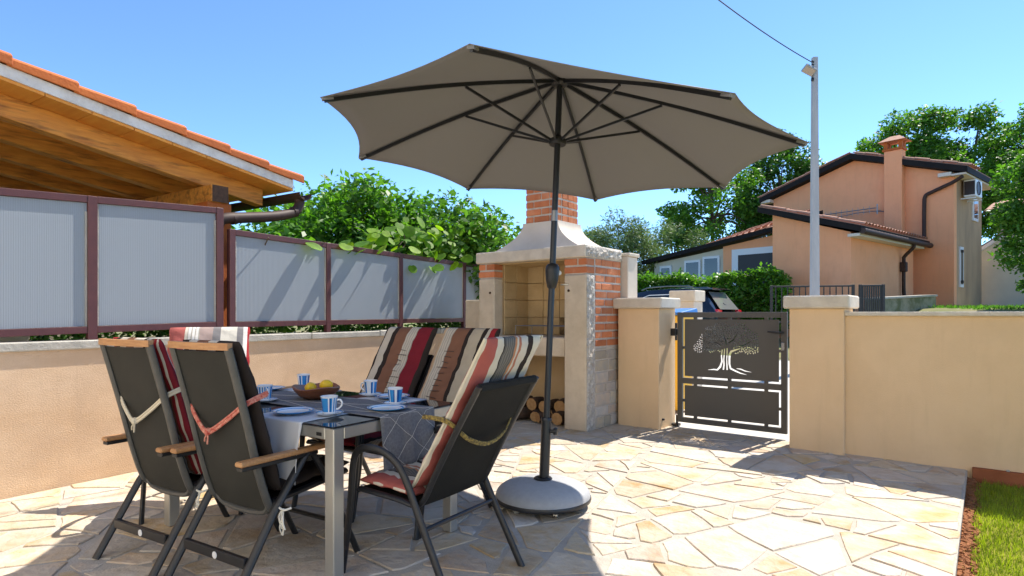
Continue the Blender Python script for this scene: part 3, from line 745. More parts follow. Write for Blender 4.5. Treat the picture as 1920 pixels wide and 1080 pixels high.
# ================================================================== CARPORT ROOF (neighbour's, behind the fence)
cp = thing('carport', 'neighbouring carport with honey timber rafters and terracotta verge tiles', 'carport', (-5.2,3.85,0))
SL = -.157
def rz_(y): return 2.465 + SL*y            # underside of boards at local y (eave = 0)
def slab(x0,x1,y0,y1,z0,z1):
    V = [(x,y,rz_(y)+z) for z in (z0,z1) for x,y in ((x0,y0),(x1,y0),(x1,y1),(x0,y1))]
    return MB().add(V, [(0,3,2,1),(4,5,6,7),(0,1,5,4),(1,2,6,5),(2,3,7,6),(3,0,4,7)])
yb = .0; i = 0
while yb > -6.2:
    wb = .30
    slab(-3.4,-.005,yb-wb+.003,yb-.003,0,.022).build('roof_board', M['board'], cp); yb -= wb; i += 1
slab(-3.4,.01,-6.2,-.01,.023,.105).build('verge_band', M['verge'], cp)
yt = .10
while yt > -6.2:
    ln = .43; a = MB(); z0_, z1_ = rz_(yt-ln)+.106, rz_(yt)+.106; V = []
    for (y_, z_, hh_, xo) in ((yt-ln, z0_, .070, .030), (yt, z1_+.006, .088, .042)):
        V += [(-.30,y_,z_+.03),(-.12,y_,z_+hh_),(xo-.03,y_,z_+hh_),(xo,y_,z_+hh_-.022),(xo,y_,z_-.004),(xo-.016,y_,z_-.004),(xo-.016,y_,z_+hh_-.05),(-.12,y_,z_+hh_-.03)]
    a.add(V,[(k,(k+1)%8,8+(k+1)%8,8+k) for k in range(8)]+[tuple(range(7,-1,-1)),tuple(range(8,16))]).build('verge_tile', M['tile'], cp, bevel=.006); yt -= .40
slab(-3.4,-.06,-6.2,.0,.106,.13).build('roof_deck', M['tile'], cp)
for xr in (-.34,-.93,-1.52,-2.11,-2.7,-3.29):
    slab(xr-.06,xr+.06,-6.2,-.16,-.17,-.001).build('rafter', M['timber'], cp, bevel=.006)
zp = rz_(-.72)-.172
MB().cbox(-3.3,-.80,zp-.16,-.10,-.64,zp,.006).build('purlin', M['timber'], cp)
MB().box(-.099,-.796,zp-.156,-.094,-.644,zp-.004).build('end_grain', M['end_grain'], cp)
zz_ = 0
MB().box(-.36,-.83,0,-.12,-.60,zp-.161).build('pier', M['tile'], cp)
MB().box(-3.6,-6.2,0,-3.42,-.2,3.2).build('back_wall', M['cream'], cp)
g_ = MB(); V = []; n = 10; zg = rz_(.02)-.075
for xe in (-3.4,.10):
    for k in range(n+1):
        q = math.pi + math.pi*k/n; V.append((xe, .07+math.cos(q)*.075, zg+.06+math.sin(q)*.075))
    for k in range(n,-1,-1):
        q = math.pi + math.pi*k/n; V.append((xe, .07+math.cos(q)*.069, zg+.06+math.sin(q)*.069))
m2 = 2*(n+1)
g_.add(V, [(k,(k+1)%m2,m2+(k+1)%m2,m2+k) for k in range(m2)] + [tuple(range(m2)), tuple(range(2*m2-1,m2-1,-1))])
gu = g_.build('gutter', M['gutter'], cp, smooth=40)
MB().tube(crom([(.0,.07,zg+.02),(.01,.06,zg-.05),(.03,-.02,zg-.14),(.06,-.25,zg-.215),(.07,-.55,zg-.27),(.085,-.78,zg-.31),(.085,-.845,zg-.36),(.085,-.86,zg-.5),(.085,-.86,.9)],6), .05, 12).build('downpipe', M['gutter'], cp, smooth=40)
for k,(yy,zz2) in enumerate(((-.02,zg-.14),(-.70,zg-.30))): MB().tube([(.03+.045*k,yy+.02,zz2+.006),(.034+.045*k,yy-.02,zz2-.006)], .055, 12).build('pipe_collar', M['gutter'], cp, smooth=40)

# ================================================================== HOUSE ACROSS THE WAY
HA = R(-17.1)
hs = thing('house', 'orange rendered two storey house with tiled roof behind the hedge', 'house', C2(14.8,20.0), HA)
def wall_poly(name, pts, y0, y1, m, parent):   # polygon in x,z extruded along y
    n = len(pts); V = [(p[0],y0,p[1]) for p in pts] + [(p[0],y1,p[1]) for p in pts]
    F = [tuple(range(n)), tuple(range(2*n-1,n-1,-1))] + [(i,(i+1)%n,n+(i+1)%n,n+i) for i in range(n)]
    return MB().add(V,F).build(name, m, parent)
HL, EV, RG = -6.2, 5.95, 6.95
wall_poly('gable_wall', [(HL,0),(0,0),(0,EV),(HL/2,RG),(HL,EV)], 0, .3, M['house'], hs)
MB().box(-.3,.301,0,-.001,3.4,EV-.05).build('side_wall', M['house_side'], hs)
MB().box(HL+.001,.301,0,HL+.3,3.4,EV-.05).build('side_wall', M['house'], hs)
def roof_slab(name, x0, z0, x1, z1, y0, y1, th, m, parent):
    V = [(x,y,z+t) for t in (0,th) for x,z,y in ((x0,z0,y0),(x1,z1,y0),(x1,z1,y1),(x0,z0,y1))]
    return MB().add(V,[(0,3,2,1),(4,5,6,7),(0,1,5,4),(1,2,6,5),(2,3,7,6),(3,0,4,7)]).build(name, m, parent)
roof_slab('roof', HL/2, RG+.01, .45, EV-.12, -.35, 3.6, .20, M['fascia'], hs)
roof_slab('roof', HL-.45, EV-.12, HL/2-.002, RG+.01, -.35, 3.6, .20, M['fascia'], hs)
TM = {}
def tile_field(parent, P0, du, dv, nu, nv, m='tile_old', r_=.10):
    """rows of barrel tiles: du across the slope, dv down the slope (per tile)"""
    P0, du, dv = Vector(P0), Vector(du), Vector(dv); key = (round(dv.length,3), r_)
    if key not in TM:
        a = MB(); V = []; L_ = dv.length*1.12
        for yy, rr_ in ((0,r_*.86),(L_,r_)):
            for k in range(6):
                q = math.pi*k/5; V.append((math.cos(q)*rr_, -yy, math.sin(q)*rr_*.7))
        a.add(V,[(k,k+1,7+k,6+k) for k in range(5)]); TM[key] = a.mesh('roof_tile', M[m], 60, fix=False)
    x = du.normalized(); y_ = -dv.normalized(); z = x.cross(y_)
    mt_ = Matrix((x,y_,z)).transposed().to_4x4()
    for i in range(nu):
        for j in range(nv):
            o = link('roof_tile', TM[key], parent); o.matrix_local = Matrix.Translation(P0+du*i+dv*j + z*(.012*(1 if j%2 else 0)+rnd.uniform(0,.01))) @ mt_
rp = roof_slab('tile_bed', HL/2, RG+.212, .44, EV+.084, -.30, 3.5, .03, M['tile_old'], hs)
rp2 = roof_slab('tile_bed', HL-.44, EV+.084, HL/2-.002, RG+.212, -.30, 3.5, .03, M['tile_old'], hs)
dvr = Vector((3.54,0,-1.128))/9
tile_field(rp, (HL/2+.05,-.2,RG+.24), (0,.23,0), dvr, 5, 9)
dvl = Vector((-3.54,0,-1.128))/9
tile_field(rp2, (HL/2-.05,.7,RG+.24), (0,-.23,0), dvl, 5, 9)
MB().box(-.38,-.30,EV-.14,-.002,-.002,EV-.02).build('soffit_return', M['soffit'], hs)
MB().box(HL+.002,-.30,EV-.14,HL-.40,-.002,EV-.02).build('soffit_return', M['soffit'], hs)
MB().box(.002,-.3,EV-.16,.40,3.5,EV-.10).build('soffit', M['soffit'], hs)
hc = MB().cbox(-1.98,-.36,0,-1.42,-.002,6.98,.01).build('chimney', M['house'], hs)
MB().cbox(-2.03,-.41,6.98,-1.37,.05,7.06,.01).build('chimney_ledge', M['tile'], hc)
for xx in (-1.99,-1.53):
    for yy in (-.37,-.13): MB().cbox(xx,yy,7.061,xx+.12,yy+.14,7.30,.005).build('chimney_post', M['tile'], hc)
ct = MB(); zq = 7.301
ct.add([(-2.14,-.52,zq),(-1.26,-.52,zq),(-1.26,.16,zq),(-2.14,.16,zq),(-1.85,-.20,zq+.22),(-1.55,-.20,zq+.22)],[(3,2,1,0),(0,1,5,4),(1,2,5),(2,3,4,5),(3,0,4)]); ct.build('chimney_roof', M['tile_old'], hc)
# downpipe on the gable
MB().tube(crom([(.30,-.26,EV-.22),(.0,-.16,EV-.36),(-.60,-.10,EV-.58),(-.80,-.09,EV-.70),(-.83,-.09,EV-1.1),(-.83,-.09,3.85)],5), .06, 10).build('downpipe', M['gutter'], hs, smooth=40)
# the front block
EX0, EX1, EY = -3.40, -1.07, -5.6
wall_poly('front_block_wall', [(EX0,0),(EX1,0),(EX1,3.58),(EX0,4.36)], EY, -.37, M['house'], hs)
roof_slab('front_block_roof', EX0-.35, 4.47, EX1+.38, 3.53, EY-.30, -.005, .17, M['fascia'], hs)
eb = roof_slab('tile_bed', EX0-.34, 4.645, EX1+.37, 3.705, EY-.26, -.002, .025, M['tile_old'], hs)
dve = Vector((3.03,0,-.94))/8
tile_field(eb, (EX0-.30,EY-.15,4.67), (0,.235,0), dve, 23, 8)
MB().box(EX1+.002,EY-.25,3.42,EX1+.33,-.38,3.50).build('soffit', M['soffit'], hs)
MB().tube([(EX1+.42,EY-.30,3.55),(EX1+.42,-.05,3.55)], .085, 10).build('gutter', M['gutter'], hs, smooth=40)
MB().tube(crom([(EX1+.40,-1.62,3.50),(EX1+.36,-1.62,3.36),(EX1+.12,-1.62,3.10),(EX1+.10,-1.62,2.95),(EX1+.10,-1.62,1.95),(EX1+.12,-1.55,1.80),(EX1+.14,-1.25,1.76)],5), .055, 10).build('downpipe', M['gutter'], hs, smooth=40)
MB().cbox(EX1+.01,-1.72,2.60,EX1+.19,-1.52,2.92,.02).build('rain_hopper', M['gutter'], hs)
# air conditioner, windows on the side wall
ac = MB().cbox(.08,.75,5.20,.42,1.55,5.78,.02).build('air_conditioner', M['white'], hs)
MB().lathe([(.001,0),(.22,.0),(.24,.012),(.24,.02)],20).build('fan_grille', M['shutter'], ac).matrix_local = Matrix.Translation((.422,1.08,5.49)) @ Matrix.Rotation(R(90),4,'Y')
MB().box(.10,.742,5.26,.40,.749,5.72).build('side_grille', M['shutter'], ac)
MB().box(.001,.75,5.13,.42,.79,5.17).build('bracket', M['white'], ac); MB().box(.001,1.50,5.13,.42,1.54,5.17).build('bracket', M['white'], ac)
wn = MB().box(.001,.52,2.12,.05,.92,3.50).build('window_frame', M['white'], hs); MB().box(.051,.60,2.22,.056,.84,3.40).build('pane', M['dark_glass'], wn)
for zz2 in (2.30,3.34): MB().cbox(.052,.56,zz2-.05,.12,.64,zz2+.05,.01).build('shutter_catch', M['black'], wn)
wn = MB().box(.001,2.1,4.55,.05,2.75,5.35).build('window_frame', M['white'], hs); MB().box(.051,2.2,4.65,.056,2.65,5.25).build('pane', M['dark_glass'], wn)
# tv antenna along the wall
an_ = MB(); an_.tube([(-2.25,-.35,5.03),(-4.05,-.38,5.00)], .018, 6); an_.tube([(-2.10,-.30,4.92),(-2.9,-.36,4.92),(-4.0,-.38,4.80)], .014, 6)
for i in range(9): an_.tube([(-2.45-.19*i,-.37,5.12-.004*i),(-2.45-.19*i,-.37,4.85-.006*i)], .008, 5)
an_.tube([(-2.2,-.35,4.8),(-2.2,-.35,5.16)], .02, 6); an_.tube([(-4.0,-.38,4.55),(-3.97,-.38,4.80)], .014, 6); an_.tube([(-2.25,-.35,4.9),(-1.95,-.2,4.88)], .018, 6)
tag(an_.build('tv_antenna', M['steel'], hs), None)
# low wing to the left of the front block
WY = -4.3
wall_poly('wing_wall', [(-5.92,0),(EX0-.002,0),(EX0-.002,3.98),(-5.92,3.66)], WY, WY+.25, M['house'], hs)
wall_poly('wing_wall', [(-9.0,0),(-5.922,0),(-5.922,3.60),(-9.0,3.24)], WY+.02, WY+.27, M['cream'], hs)
V = [(EX0-.36,WY-.3,4.02),(-9.4,WY-.3,3.22),(-9.4,WY+3.2,3.22+.2),(EX0-.36,WY+3.2,4.02+.9)]
MB().add([(a,b,c) for a,b,c in V]+[(a,b,c+.15) for a,b,c in V],[(0,3,2,1),(4,5,6,7),(0,1,5,4),(1,2,6,5),(2,3,7,6),(3,0,4,7)]).build('wing_roof', M['fascia'], hs)
wt = MB().add([(EX0-.37,WY-.2,4.19),(-6.4,WY-.2,3.72),(-5.9,WY+2.6,4.55),(EX0-.37,WY+2.6,5.05)],[(0,1,2,3)]).build('tile_bed', M['tile_old'], hs)
dvw = Vector((-.30,-.70,-.26))*.42
tile_field(wt, (EX0-.5,WY+2.5,5.06), (-.245,.01,-.043), dvw, 10, 8)
fr = MB(); fr.box(-5.55,WY-.05,1.9,EX0-.05,WY-.001,3.52); fo = fr.build('window_frame', M['white'], hs); MB().box(-5.3,WY-.06,1.9,EX0-.05,WY-.051,3.30).build('shutter', M['shutter'], fo)
for (xa, xb) in ((-8.7,-8.15),(-7.55,-6.85),(-6.75,-6.05)):
    zt_ = 3.40+.117*((xa+xb)/2+6.0)
    fo = MB().box(xa,WY-.04,1.9,xb,WY+.018,zt_).build('window_frame', M['white'], hs); MB().box(xa+.08,WY-.046,1.9,xb-.08,WY-.0405,zt_-.09).build('pane', M['dark_glass'], fo)
# grey outbuilding beyond the house
ob = thing('outbuilding', 'pale grey outbuilding with tiled gable just right of the orange house', 'building', C2(14.8,20.0)+Matrix.Rotation(HA,3,'Z')@Vector((1.0,4.2,0)), HA)
wall_poly('gable_wall', [(-1.2,0),(2.6,0),(2.6,3.6),(.7,4.9),(-1.2,3.6)], 0, .25, M['cream'], ob)
MB().box(-1.2,.251,0,2.6,4,3.55).build('wall', M['cream'], ob)
MB().add([(-1.35,-.15,3.62),(.7,-.15,5.02),(.7,.0,5.02),(-1.35,.0,3.62),(-1.35,-.15,3.48),(.7,-.15,4.88),(.7,.0,4.88),(-1.35,.0,3.48)],[(0,3,2,1),(4,5,6,7),(0,1,5,4),(1,2,6,5),(2,3,7,6),(3,0,4,7)]).build('verge_board', M['white'], ob)
ot = MB().add([(-1.4,-.1,3.66),(.7,-.1,5.06),(.7,4,5.06),(-1.4,4,3.66)],[(0,1,2,3)]).build('tile_bed', M['tile_old'], ob)
tile_field(ot, (.65,.05,5.06), (0,.24,0), Vector((-2.05,0,-1.40))/6, 8, 6)
MB().add([(.7,-.1,5.06),(2.8,-.1,3.66),(2.8,4,3.66),(.7,4,5.06)],[(0,1,2,3)]).build('tile_bed', M['tile_old'], ob)
b2 = MB().box(-1.2,2.5,3.55,3.0,5,5.35).build('upper_wall', M['cream'], ob)
MB().add([(-1.5,2.3,5.35),(3.2,2.3,5.35),(3.2,4.5,6.1),(-1.5,4.5,6.1)],[(0,1,2,3)]).build('tile_bed', M['tile_old'], b2)
for i in range(14):
    a = MB(); V = []
    for yy, zz2 in ((2.2,5.38),(3.4,5.79)):
        for k in range(6):
            q = math.pi*k/5; V.append((-1.45+.34*i+math.cos(q)*.15, yy, zz2+math.sin(q)*.11))
    a.add(V,[(k,k+1,7+k,6+k) for k in range(5)]).build('roof_tile', M['tile_old'], ob, smooth=60)
# ---- railing, iron gate, mossy wall, lamp post
def rail_run(name, label, cat, x0, d0, x1, d1, ztop, zbot, n, th, cats=None):
    a, b = C2(x0,d0), C2(x1,d1); t = thing(name, label, cat, a, math.atan2((b-a).y,(b-a).x)); L_ = (b-a).length
    MB().cbox(0,-.02,ztop-.04,L_,.02,ztop,.004).build('top_rail', M['black'], t); MB().cbox(0,-.02,zbot,L_,.02,zbot+.04,.004).build('bottom_rail', M['black'], t)
    bm_ = MB().box(-th/2,-th/2,zbot+.041,th/2,th/2,ztop-.041).mesh('bar', M['black'])
    for i in range(n): link('bar', bm_, t, loc=(L_*(i+.5)/n,0,0))
    for xx in (-.03,L_+.03): MB().cbox(xx-.029,-.03,zbot-.6,xx+.029,.03,ztop+.01,.004).build('post', M['black'], t)
rail_run('iron_railing', 'dark iron railing with thin upright bars in front of the orange house', 'railing', 6.2,14.2,7.82,13.75,1.88,1.0,13,.022)
rail_run('iron_gate', 'narrow dark iron gate with close bars left of the mossy wall', 'gate', 8.02,13.7,8.42,13.6,1.88,.9,9,.03)
a, b = C2(9.2,15.2), C2(11.7,16.8); mw = thing('retaining_wall', 'low mossy concrete wall below the house downpipe', 'wall', a, math.atan2((b-a).y,(b-a).x))
L_ = (b-a).length
MB().add([(0,-.2,0),(L_,-.2,0),(L_,.2,0),(0,.2,0),(0,-.2,1.58),(L_,-.2,1.70),(L_,.2,1.70),(0,.2,1.58)],[(0,3,2,1),(4,5,6,7),(0,1,5,4),(1,2,6,5),(2,3,7,6),(3,0,4,7)]).build('wall_body', M['mossy'], mw)
MB().add([(-.03,-.24,1.581),(L_,-.24,1.701),(L_,.24,1.701),(-.03,.24,1.581),(-.03,-.24,1.63),(L_,-.24,1.75),(L_,.24,1.75),(-.03,.24,1.63)],[(0,3,2,1),(4,5,6,7),(0,1,5,4),(1,2,6,5),(2,3,7,6),(3,0,4,7)]).build('coping', M['cap_grey'], mw)
lp = thing('lamp_post', 'tall grey concrete lamp post carrying a floodlight and a cable', 'lamp post', C2(6.08,12.0), R(YAW))
pm = MB(); V = []
for z, w_ in ((0,.085),(6.36,.052)):
    c_ = w_*.35
    for (x_, y_) in ((-w_+c_,-w_),(w_-c_,-w_),(w_,-w_+c_),(w_,w_-c_),(w_-c_,w_),(-w_+c_,w_),(-w_,w_-c_),(-w_,-w_+c_)): V.append((x_,y_,z))
pm.add(V,[(k,(k+1)%8,8+(k+1)%8,8+k) for k in range(8)]+[tuple(range(7,-1,-1)),tuple(range(8,16))]); pm.build('post', M['concrete'], lp)
fl = MB(); fl.xf = Matrix.Translation((-.16,-.10,6.07)) @ Matrix.Rotation(R(28),4,'Y') @ Matrix.Rotation(R(-30),4,'X'); fl.cbox(-.12,-.09,-.025,.12,.09,.03,.01)
fo = fl.build('floodlight', M['steel'], lp)
fl = MB(); fl.xf = Matrix.Translation((-.16,-.10,6.07)) @ Matrix.Rotation(R(28),4,'Y') @ Matrix.Rotation(R(-30),4,'X'); fl.box(-.10,-.07,-.031,.10,.07,-.0255); fl.build('lens', M['lamp_glass'], fo)
MB().bar((-.06,-.02,5.98),(-.14,-.09,6.05),.03,.03).build('arm', M['steel'], lp); MB().lathe([(.001,-.03),(.025,-.025),(.03,0),(.02,.04),(.001,.05)],10,(-.07,-.05,5.90)).build('sensor', M['black'], lp, smooth=50)
for zz2 in (6.20,6.26): MB().tube([(-.03,-.03,zz2),(-.085,-.075,zz2)], .016, 8).build('insulator', M['black'], lp)
c0, c1 = C2(6.0,11.93,6.235), C2(-3.0,3.8,7.4); cb = []
for i in range(41):
    t = i/40; p = c0.lerp(c1,t); p.z += -.85*4*t*(1-t)*.55; cb.append(p)
tag(MB().tube(cb, .010, 5).build('power_cable', M['black'], None), 'thin black overhead cable running up from the lamp post', 'cable')
# pier and bin on the other side of the gate
cpp = C2(2.61,8.9); pr_ = thing('roadside_pillar', 'small pale pillar standing behind the gate in front of the car', 'pillar', cpp, GA)
MB().cbox(-.17,-.17,-.1,.17,.17,1.40,.006).build('pillar_body', M['hood'], pr_); MB().cbox(-.20,-.20,1.40,.20,.20,1.56,.01).build('cap', M['cap'], pr_)
bn = thing('waste_bin', 'yellow waste bin with a blue lid just behind the gate', 'bin', C2(2.055,7.5), GA+R(-8))
MB().add([(-.14,-.15,.03),(.14,-.15,.03),(.14,.15,.03),(-.14,.15,.03),(-.16,-.17,1.20),(.16,-.17,1.20),(.16,.17,1.20),(-.16,.17,1.20)],[(0,3,2,1),(4,5,6,7),(0,1,5,4),(1,2,6,5),(2,3,7,6),(3,0,4,7)]).build('bin_body', M['bin'], bn, bevel=.02)
MB().add([(-.20,-.21,1.201),(.20,-.21,1.201),(.20,.21,1.201),(-.20,.21,1.201),(-.20,-.21,1.235),(.20,-.21,1.235),(.18,.21,1.29),(-.18,.21,1.29)],[(0,3,2,1),(4,5,6,7),(0,1,5,4),(1,2,6,5),(2,3,7,6),(3,0,4,7)]).build('lid', M['bin_lid'], bn, bevel=.012)
for sx_ in (-.19,.19): MB().lathe([(.001,-.02),(.09,-.02),(.09,.02),(.001,.02)],14).build('wheel', M['tyre'], bn).matrix_local = Matrix.Translation((sx_*.75,.17,.10)) @ Matrix.Rotation(R(90),4,'Y')

# ================================================================== CAR
fwd = C2(-.743,.669); car = thing('parked_car', 'dark navy estate car parked in front of the hedge', 'car', C2(5.80,15.9,0), math.atan2(fwd.y,fwd.x))
car.location.z = .27; CL = 4.35
# local x forward from the rear bumper, y to the left, z up
prof_roof = [(0.02,.98),(.30,1.38),(.52,1.60),(.95,1.655),(1.5,1.66),(2.1,1.63),(2.5,1.56),(2.85,1.36),(3.25,1.10),(3.9,.97),(4.25,.78),(4.35,.55)]
def roof_z(x):
    for (a,b),(c,d) in zip(prof_roof[:-1],prof_roof[1:]):
        if a <= x <= c: return b+(d-b)*(x-a)/(c-a)
    return prof_roof[-1][1]
body = MB(); V = []; xs = [0,.04,.15,.3,.42,.52,.7,.95,1.2,1.5,1.8,2.1,2.3,2.5,2.68,2.85,3.05,3.25,3.6,3.9,4.1,4.25,4.35]
NS = 14
for x in xs:
    zt_ = roof_z(max(x,.02)); zb_ = .30 if .2 < x < 4.2 else .40
    wmax = .88*(1-.10*ss(x,3.6,4.35)-.07*ss(.4-x,0,.4)); belt = min(1.0, zt_-.02); wtop = wmax*(.74 if zt_ > 1.2 else .9)
    half = [(0,zb_),(wmax*.9,zb_),(wmax,zb_+.18),(wmax*1.0,.75),(wmax*.985,belt),(wtop+(wmax-wtop)*.25,belt+(zt_-belt)*.72),(wtop*.93,zt_-.035 if zt_>1.2 else zt_-.01),(wtop*.6,zt_-.004),(0,zt_)]
    ring = half + [(-a,b) for a,b in half[-2:0:-1]]
    V += [(x,a,b) for a,b in ring]
nr = 16; body.add(V,[(i*nr+k,i*nr+(k+1)%nr,(i+1)*nr+(k+1)%nr,(i+1)*nr+k) for i in range(len(xs)-1) for k in range(nr)]+[tuple(range(nr)),tuple((len(xs)-1)*nr+k for k in range(nr-1,-1,-1))])
body.build('body', M['car'], car, smooth=35)
def side_pt(x, t, s_):                     # point on the glasshouse side, t 0 belt .. 1 roof edge
    zt_ = roof_z(x); wmax = .88*(1-.10*ss(x,3.6,4.35)-.07*ss(.4-x,0,.4)); belt = min(1.0, zt_-.02); wtop = wmax*.74
    a = (wmax*.985,belt); b = (wtop+(wmax-wtop)*.25,belt+(zt_-belt)*.72)
    y_ = a[0]+(b[0]-a[0])*t+.008; return (x, y_*s_, a[1]+(b[1]-a[1])*t)
for s_ in (1,-1):
    for (xa,xb,tl,tr) in ((.72,1.18,.9,.95),(1.26,2.02,.95,.95),(2.10,2.66,.95,.62)):
        q = MB(); V = []
        for i in range(7):
            x = xa+(xb-xa)*i/6; tt = tl+(tr-tl)*i/6
            V += [side_pt(x,.10,s_), side_pt(x,tt,s_)]
        q.add(V,[(2*i,2*i+2,2*i+3,2*i+1) for i in range(6)]).build('side_window', M['car_glass'], car)
    MB().tube([(.75,.60*s_,1.648),(.9,.61*s_,1.69),(1.5,.62*s_,1.70),(2.1,.61*s_,1.675),(2.3,.60*s_,1.61)], .018, 6).build('roof_rail', M['steel'], car, smooth=40)
    MB().tube([side_pt(.68,.12,s_),side_pt(.60,.5,s_),side_pt(.72,.94,s_),side_pt(1.3,.99,s_),side_pt(2.0,1.0,s_),side_pt(2.66,.70,s_)], .012, 5).build('chrome_trim', M['white'], car)
    tl_ = MB().cbox(-.03,.52,.90,.26,.80,1.06,.04); 
    o = tl_.build('tail_light', M['tail'], car, bevel=.02)
    if s_ < 0: o.scale = (1,-1,1)
    for xw in (.78,3.45):
        wl = MB().lathe([(.001,-.11),(.20,-.11),(.31,-.10),(.33,-.06),(.33,.06),(.31,.10),(.20,.11),(.19,.09),(.001,.09)],24,ms=[1,0,0,0,0,0,0,1]).build('wheel', [M['tyre'],M['steel']], car, smooth=40)
        wl.matrix_local = Matrix.Translation((xw,.80*s_,.33)) @ Matrix.Rotation(R(-90*s_),4,'X')
MB().add([(.035,-.62,1.03),(.035,.62,1.03),(.40,.52,1.50),(.40,-.52,1.50)],[(0,1,2,3)]).build('rear_window', M['rear_glass'], car).location = (-.035,0,.03)
MB().cbox(.22,-.60,1.575,.55,.60,1.63,.02).build('spoiler', M['car'], car)
MB().add([(3.22,-.66,1.12),(3.22,.66,1.12),(2.60,.55,1.50),(2.60,-.55,1.50)],[(0,1,2,3)]).build('windscreen', M['car_glass'], car).location = (.03,0,.04)
MB().tube([(.03,-.35,1.03),(.12,.15,1.22)], .012, 5).build('rear_wiper', M['black'], car)
MB().cbox(-.06,-.80,.38,.12,.80,.60,.03).build('rear_bumper', M['car'], car)
# ================================================================== TABLE
tb = thing('dining_table', 'dark glass topped aluminium dining table laid for coffee', 'table', (-2.825,2.195,0))
TX_, TY_ = .725,.435
MB().cbox(-TX_,-TY_,.7115,TX_,TY_,.720,.002).build('glass_top', M['glass_top'], tb)
for sy in (-1,1): MB().cbox(-TX_+.061,min(sy*(TY_-.04),sy*(TY_-.001)),.658,TX_-.061,max(sy*(TY_-.04),sy*(TY_-.001)),.711,.003).build('apron', M['alu'], tb)
for sx_ in (-1,1): MB().cbox(min(sx_*(TX_-.04),sx_*(TX_-.001)),-TY_+.061,.658,max(sx_*(TX_-.04),sx_*(TX_-.001)),TY_-.061,.711,.003).build('apron', M['alu'], tb)
for sx_ in (-1,1):
    for sy in (-1,1): MB().cbox(min(sx_*(TX_-.06),sx_*TX_),min(sy*(TY_-.06),sy*TY_),.008,max(sx_*(TX_-.06),sx_*TX_),max(sy*(TY_-.06),sy*TY_),.711,.004).build('leg', M['alu'], tb)
MB().cbox(TX_-.115,-TY_-.0015,.672,TX_-.080,-TY_+.0005,.688,.0007).build('badge', M['black'], tb)

def runner(name, label, m, along, c0, c1, half, lo, hi, zt, drop0, drop1, group=None, th=.0016, seed=0, lines=None):
    """cloth strip over the table: runs along 'x' or 'y' from lo to hi, centre line from c0 (low end) to c1; drops hang at the ends"""
    r_ = random.Random(seed); path = []
    rad = .010
    def arc(): return [(rad*math.sin(a), -rad*(1-math.cos(a))) for a in (R(22),R(45),R(68),R(90))]
    n0 = 9
    if drop0:
        for k in range(n0): path.append((lo-rad, zt-rad-drop0*(1-k/n0), drop0*(1-k/n0)))
        for a_, b_ in reversed(arc()): path.append((lo-a_, zt+b_, 0))
    for k in range(13): path.append((lo+(hi-lo)*k/12, zt, 0))
    if drop1:
        for a_, b_ in arc(): path.append((hi+a_, zt+b_, 0))
        for k in range(1,n0+1): path.append((hi+rad, zt-rad-drop1*k/n0, drop1*k/n0))
    nc = 15; ph = r_.uniform(0,6); sk = r_.uniform(-.04,.04)
    def pt(i, v):
        u, z, dr = path[i]; t = (u-lo)/(hi-lo); c = c0+(c1-c0)*min(1,max(0,t))
        wv = .016*math.sin(v*5.2+ph)*min(1,dr/.12) + .006*math.sin(v*11+ph)*min(1,dr/.2); sgn = -1 if u < lo else 1
        uu = u + (sgn*(abs(wv)+.03*dr) if dr > 0 else 0); zz = z + dr*(.10*v*(1 if sk>0 else -1))*min(1,dr/.1)
        w_ = c + v*half*(1-.12*dr)
        zz += .0008*math.sin(u*31+v*9+ph) + .0009 if dr == 0 and u > lo+.03 and u < hi-.03 else 0
        return (uu, w_, zz) if along == 'x' else (w_, uu, zz)
    mb = MB(); N = len(path)
    V = [pt(i, -1+2*j/(nc-1)) for i in range(N) for j in range(nc)]
    mb.add(V, [(i*nc+j,i*nc+j+1,(i+1)*nc+j+1,(i+1)*nc+j) for i in range(N-1) for j in range(nc-1)])
    me = mb.mesh(name, M[m], 50, fix=False); o = link(name, me)
    so = o.modifiers.new('thickness','SOLIDIFY'); so.thickness = th; so.offset = 0
    tag(o, label, 'table runner', group)
    if lines:
        st = MB()
        for s0 in range(-3, N+6, 6):
            for dr_ in (1,-1):
                pl = []
                for k in range(0,13):
                    i = s0+k
                    if 0 <= i < N:
                        v = (-1+k/6)*dr_
                        p = Vector(pt(i, v)); p.z += .002 if path[i][2] == 0 else 0
                        if path[i][2] > 0:
                            off = -.003 if path[i][0] < lo else .003
                            if along == 'x': p.x += off
                            else: p.y += off
                        pl.append(p)
                if len(pl) > 2: st.tube(pl, .0011, 4)
        tag(st.build('stitching', M['thread'], o), kind='stuff')
    return o
runner('table_runner', 'white cloth runner across the near right end of the table, hanging beside the table leg', 'white_cloth', 'y', -2.49,-2.51,.185,1.76,2.63,.7220,.30,.0,'white runners across the table',seed=2)
runner('table_runner', 'white cloth runner across the far left end of the table', 'white_cloth', 'y', -3.22,-3.24,.185,1.76,2.63,.7220,.22,.0,'white runners across the table',seed=5)
runner('table_runner', 'grey linen runner with stitched diamonds along the table, draped over its right end', 'grey_cloth', 'x', 2.20,2.225,.195,-3.55,-2.10,.7250,.18,.25,seed=8,lines=True)

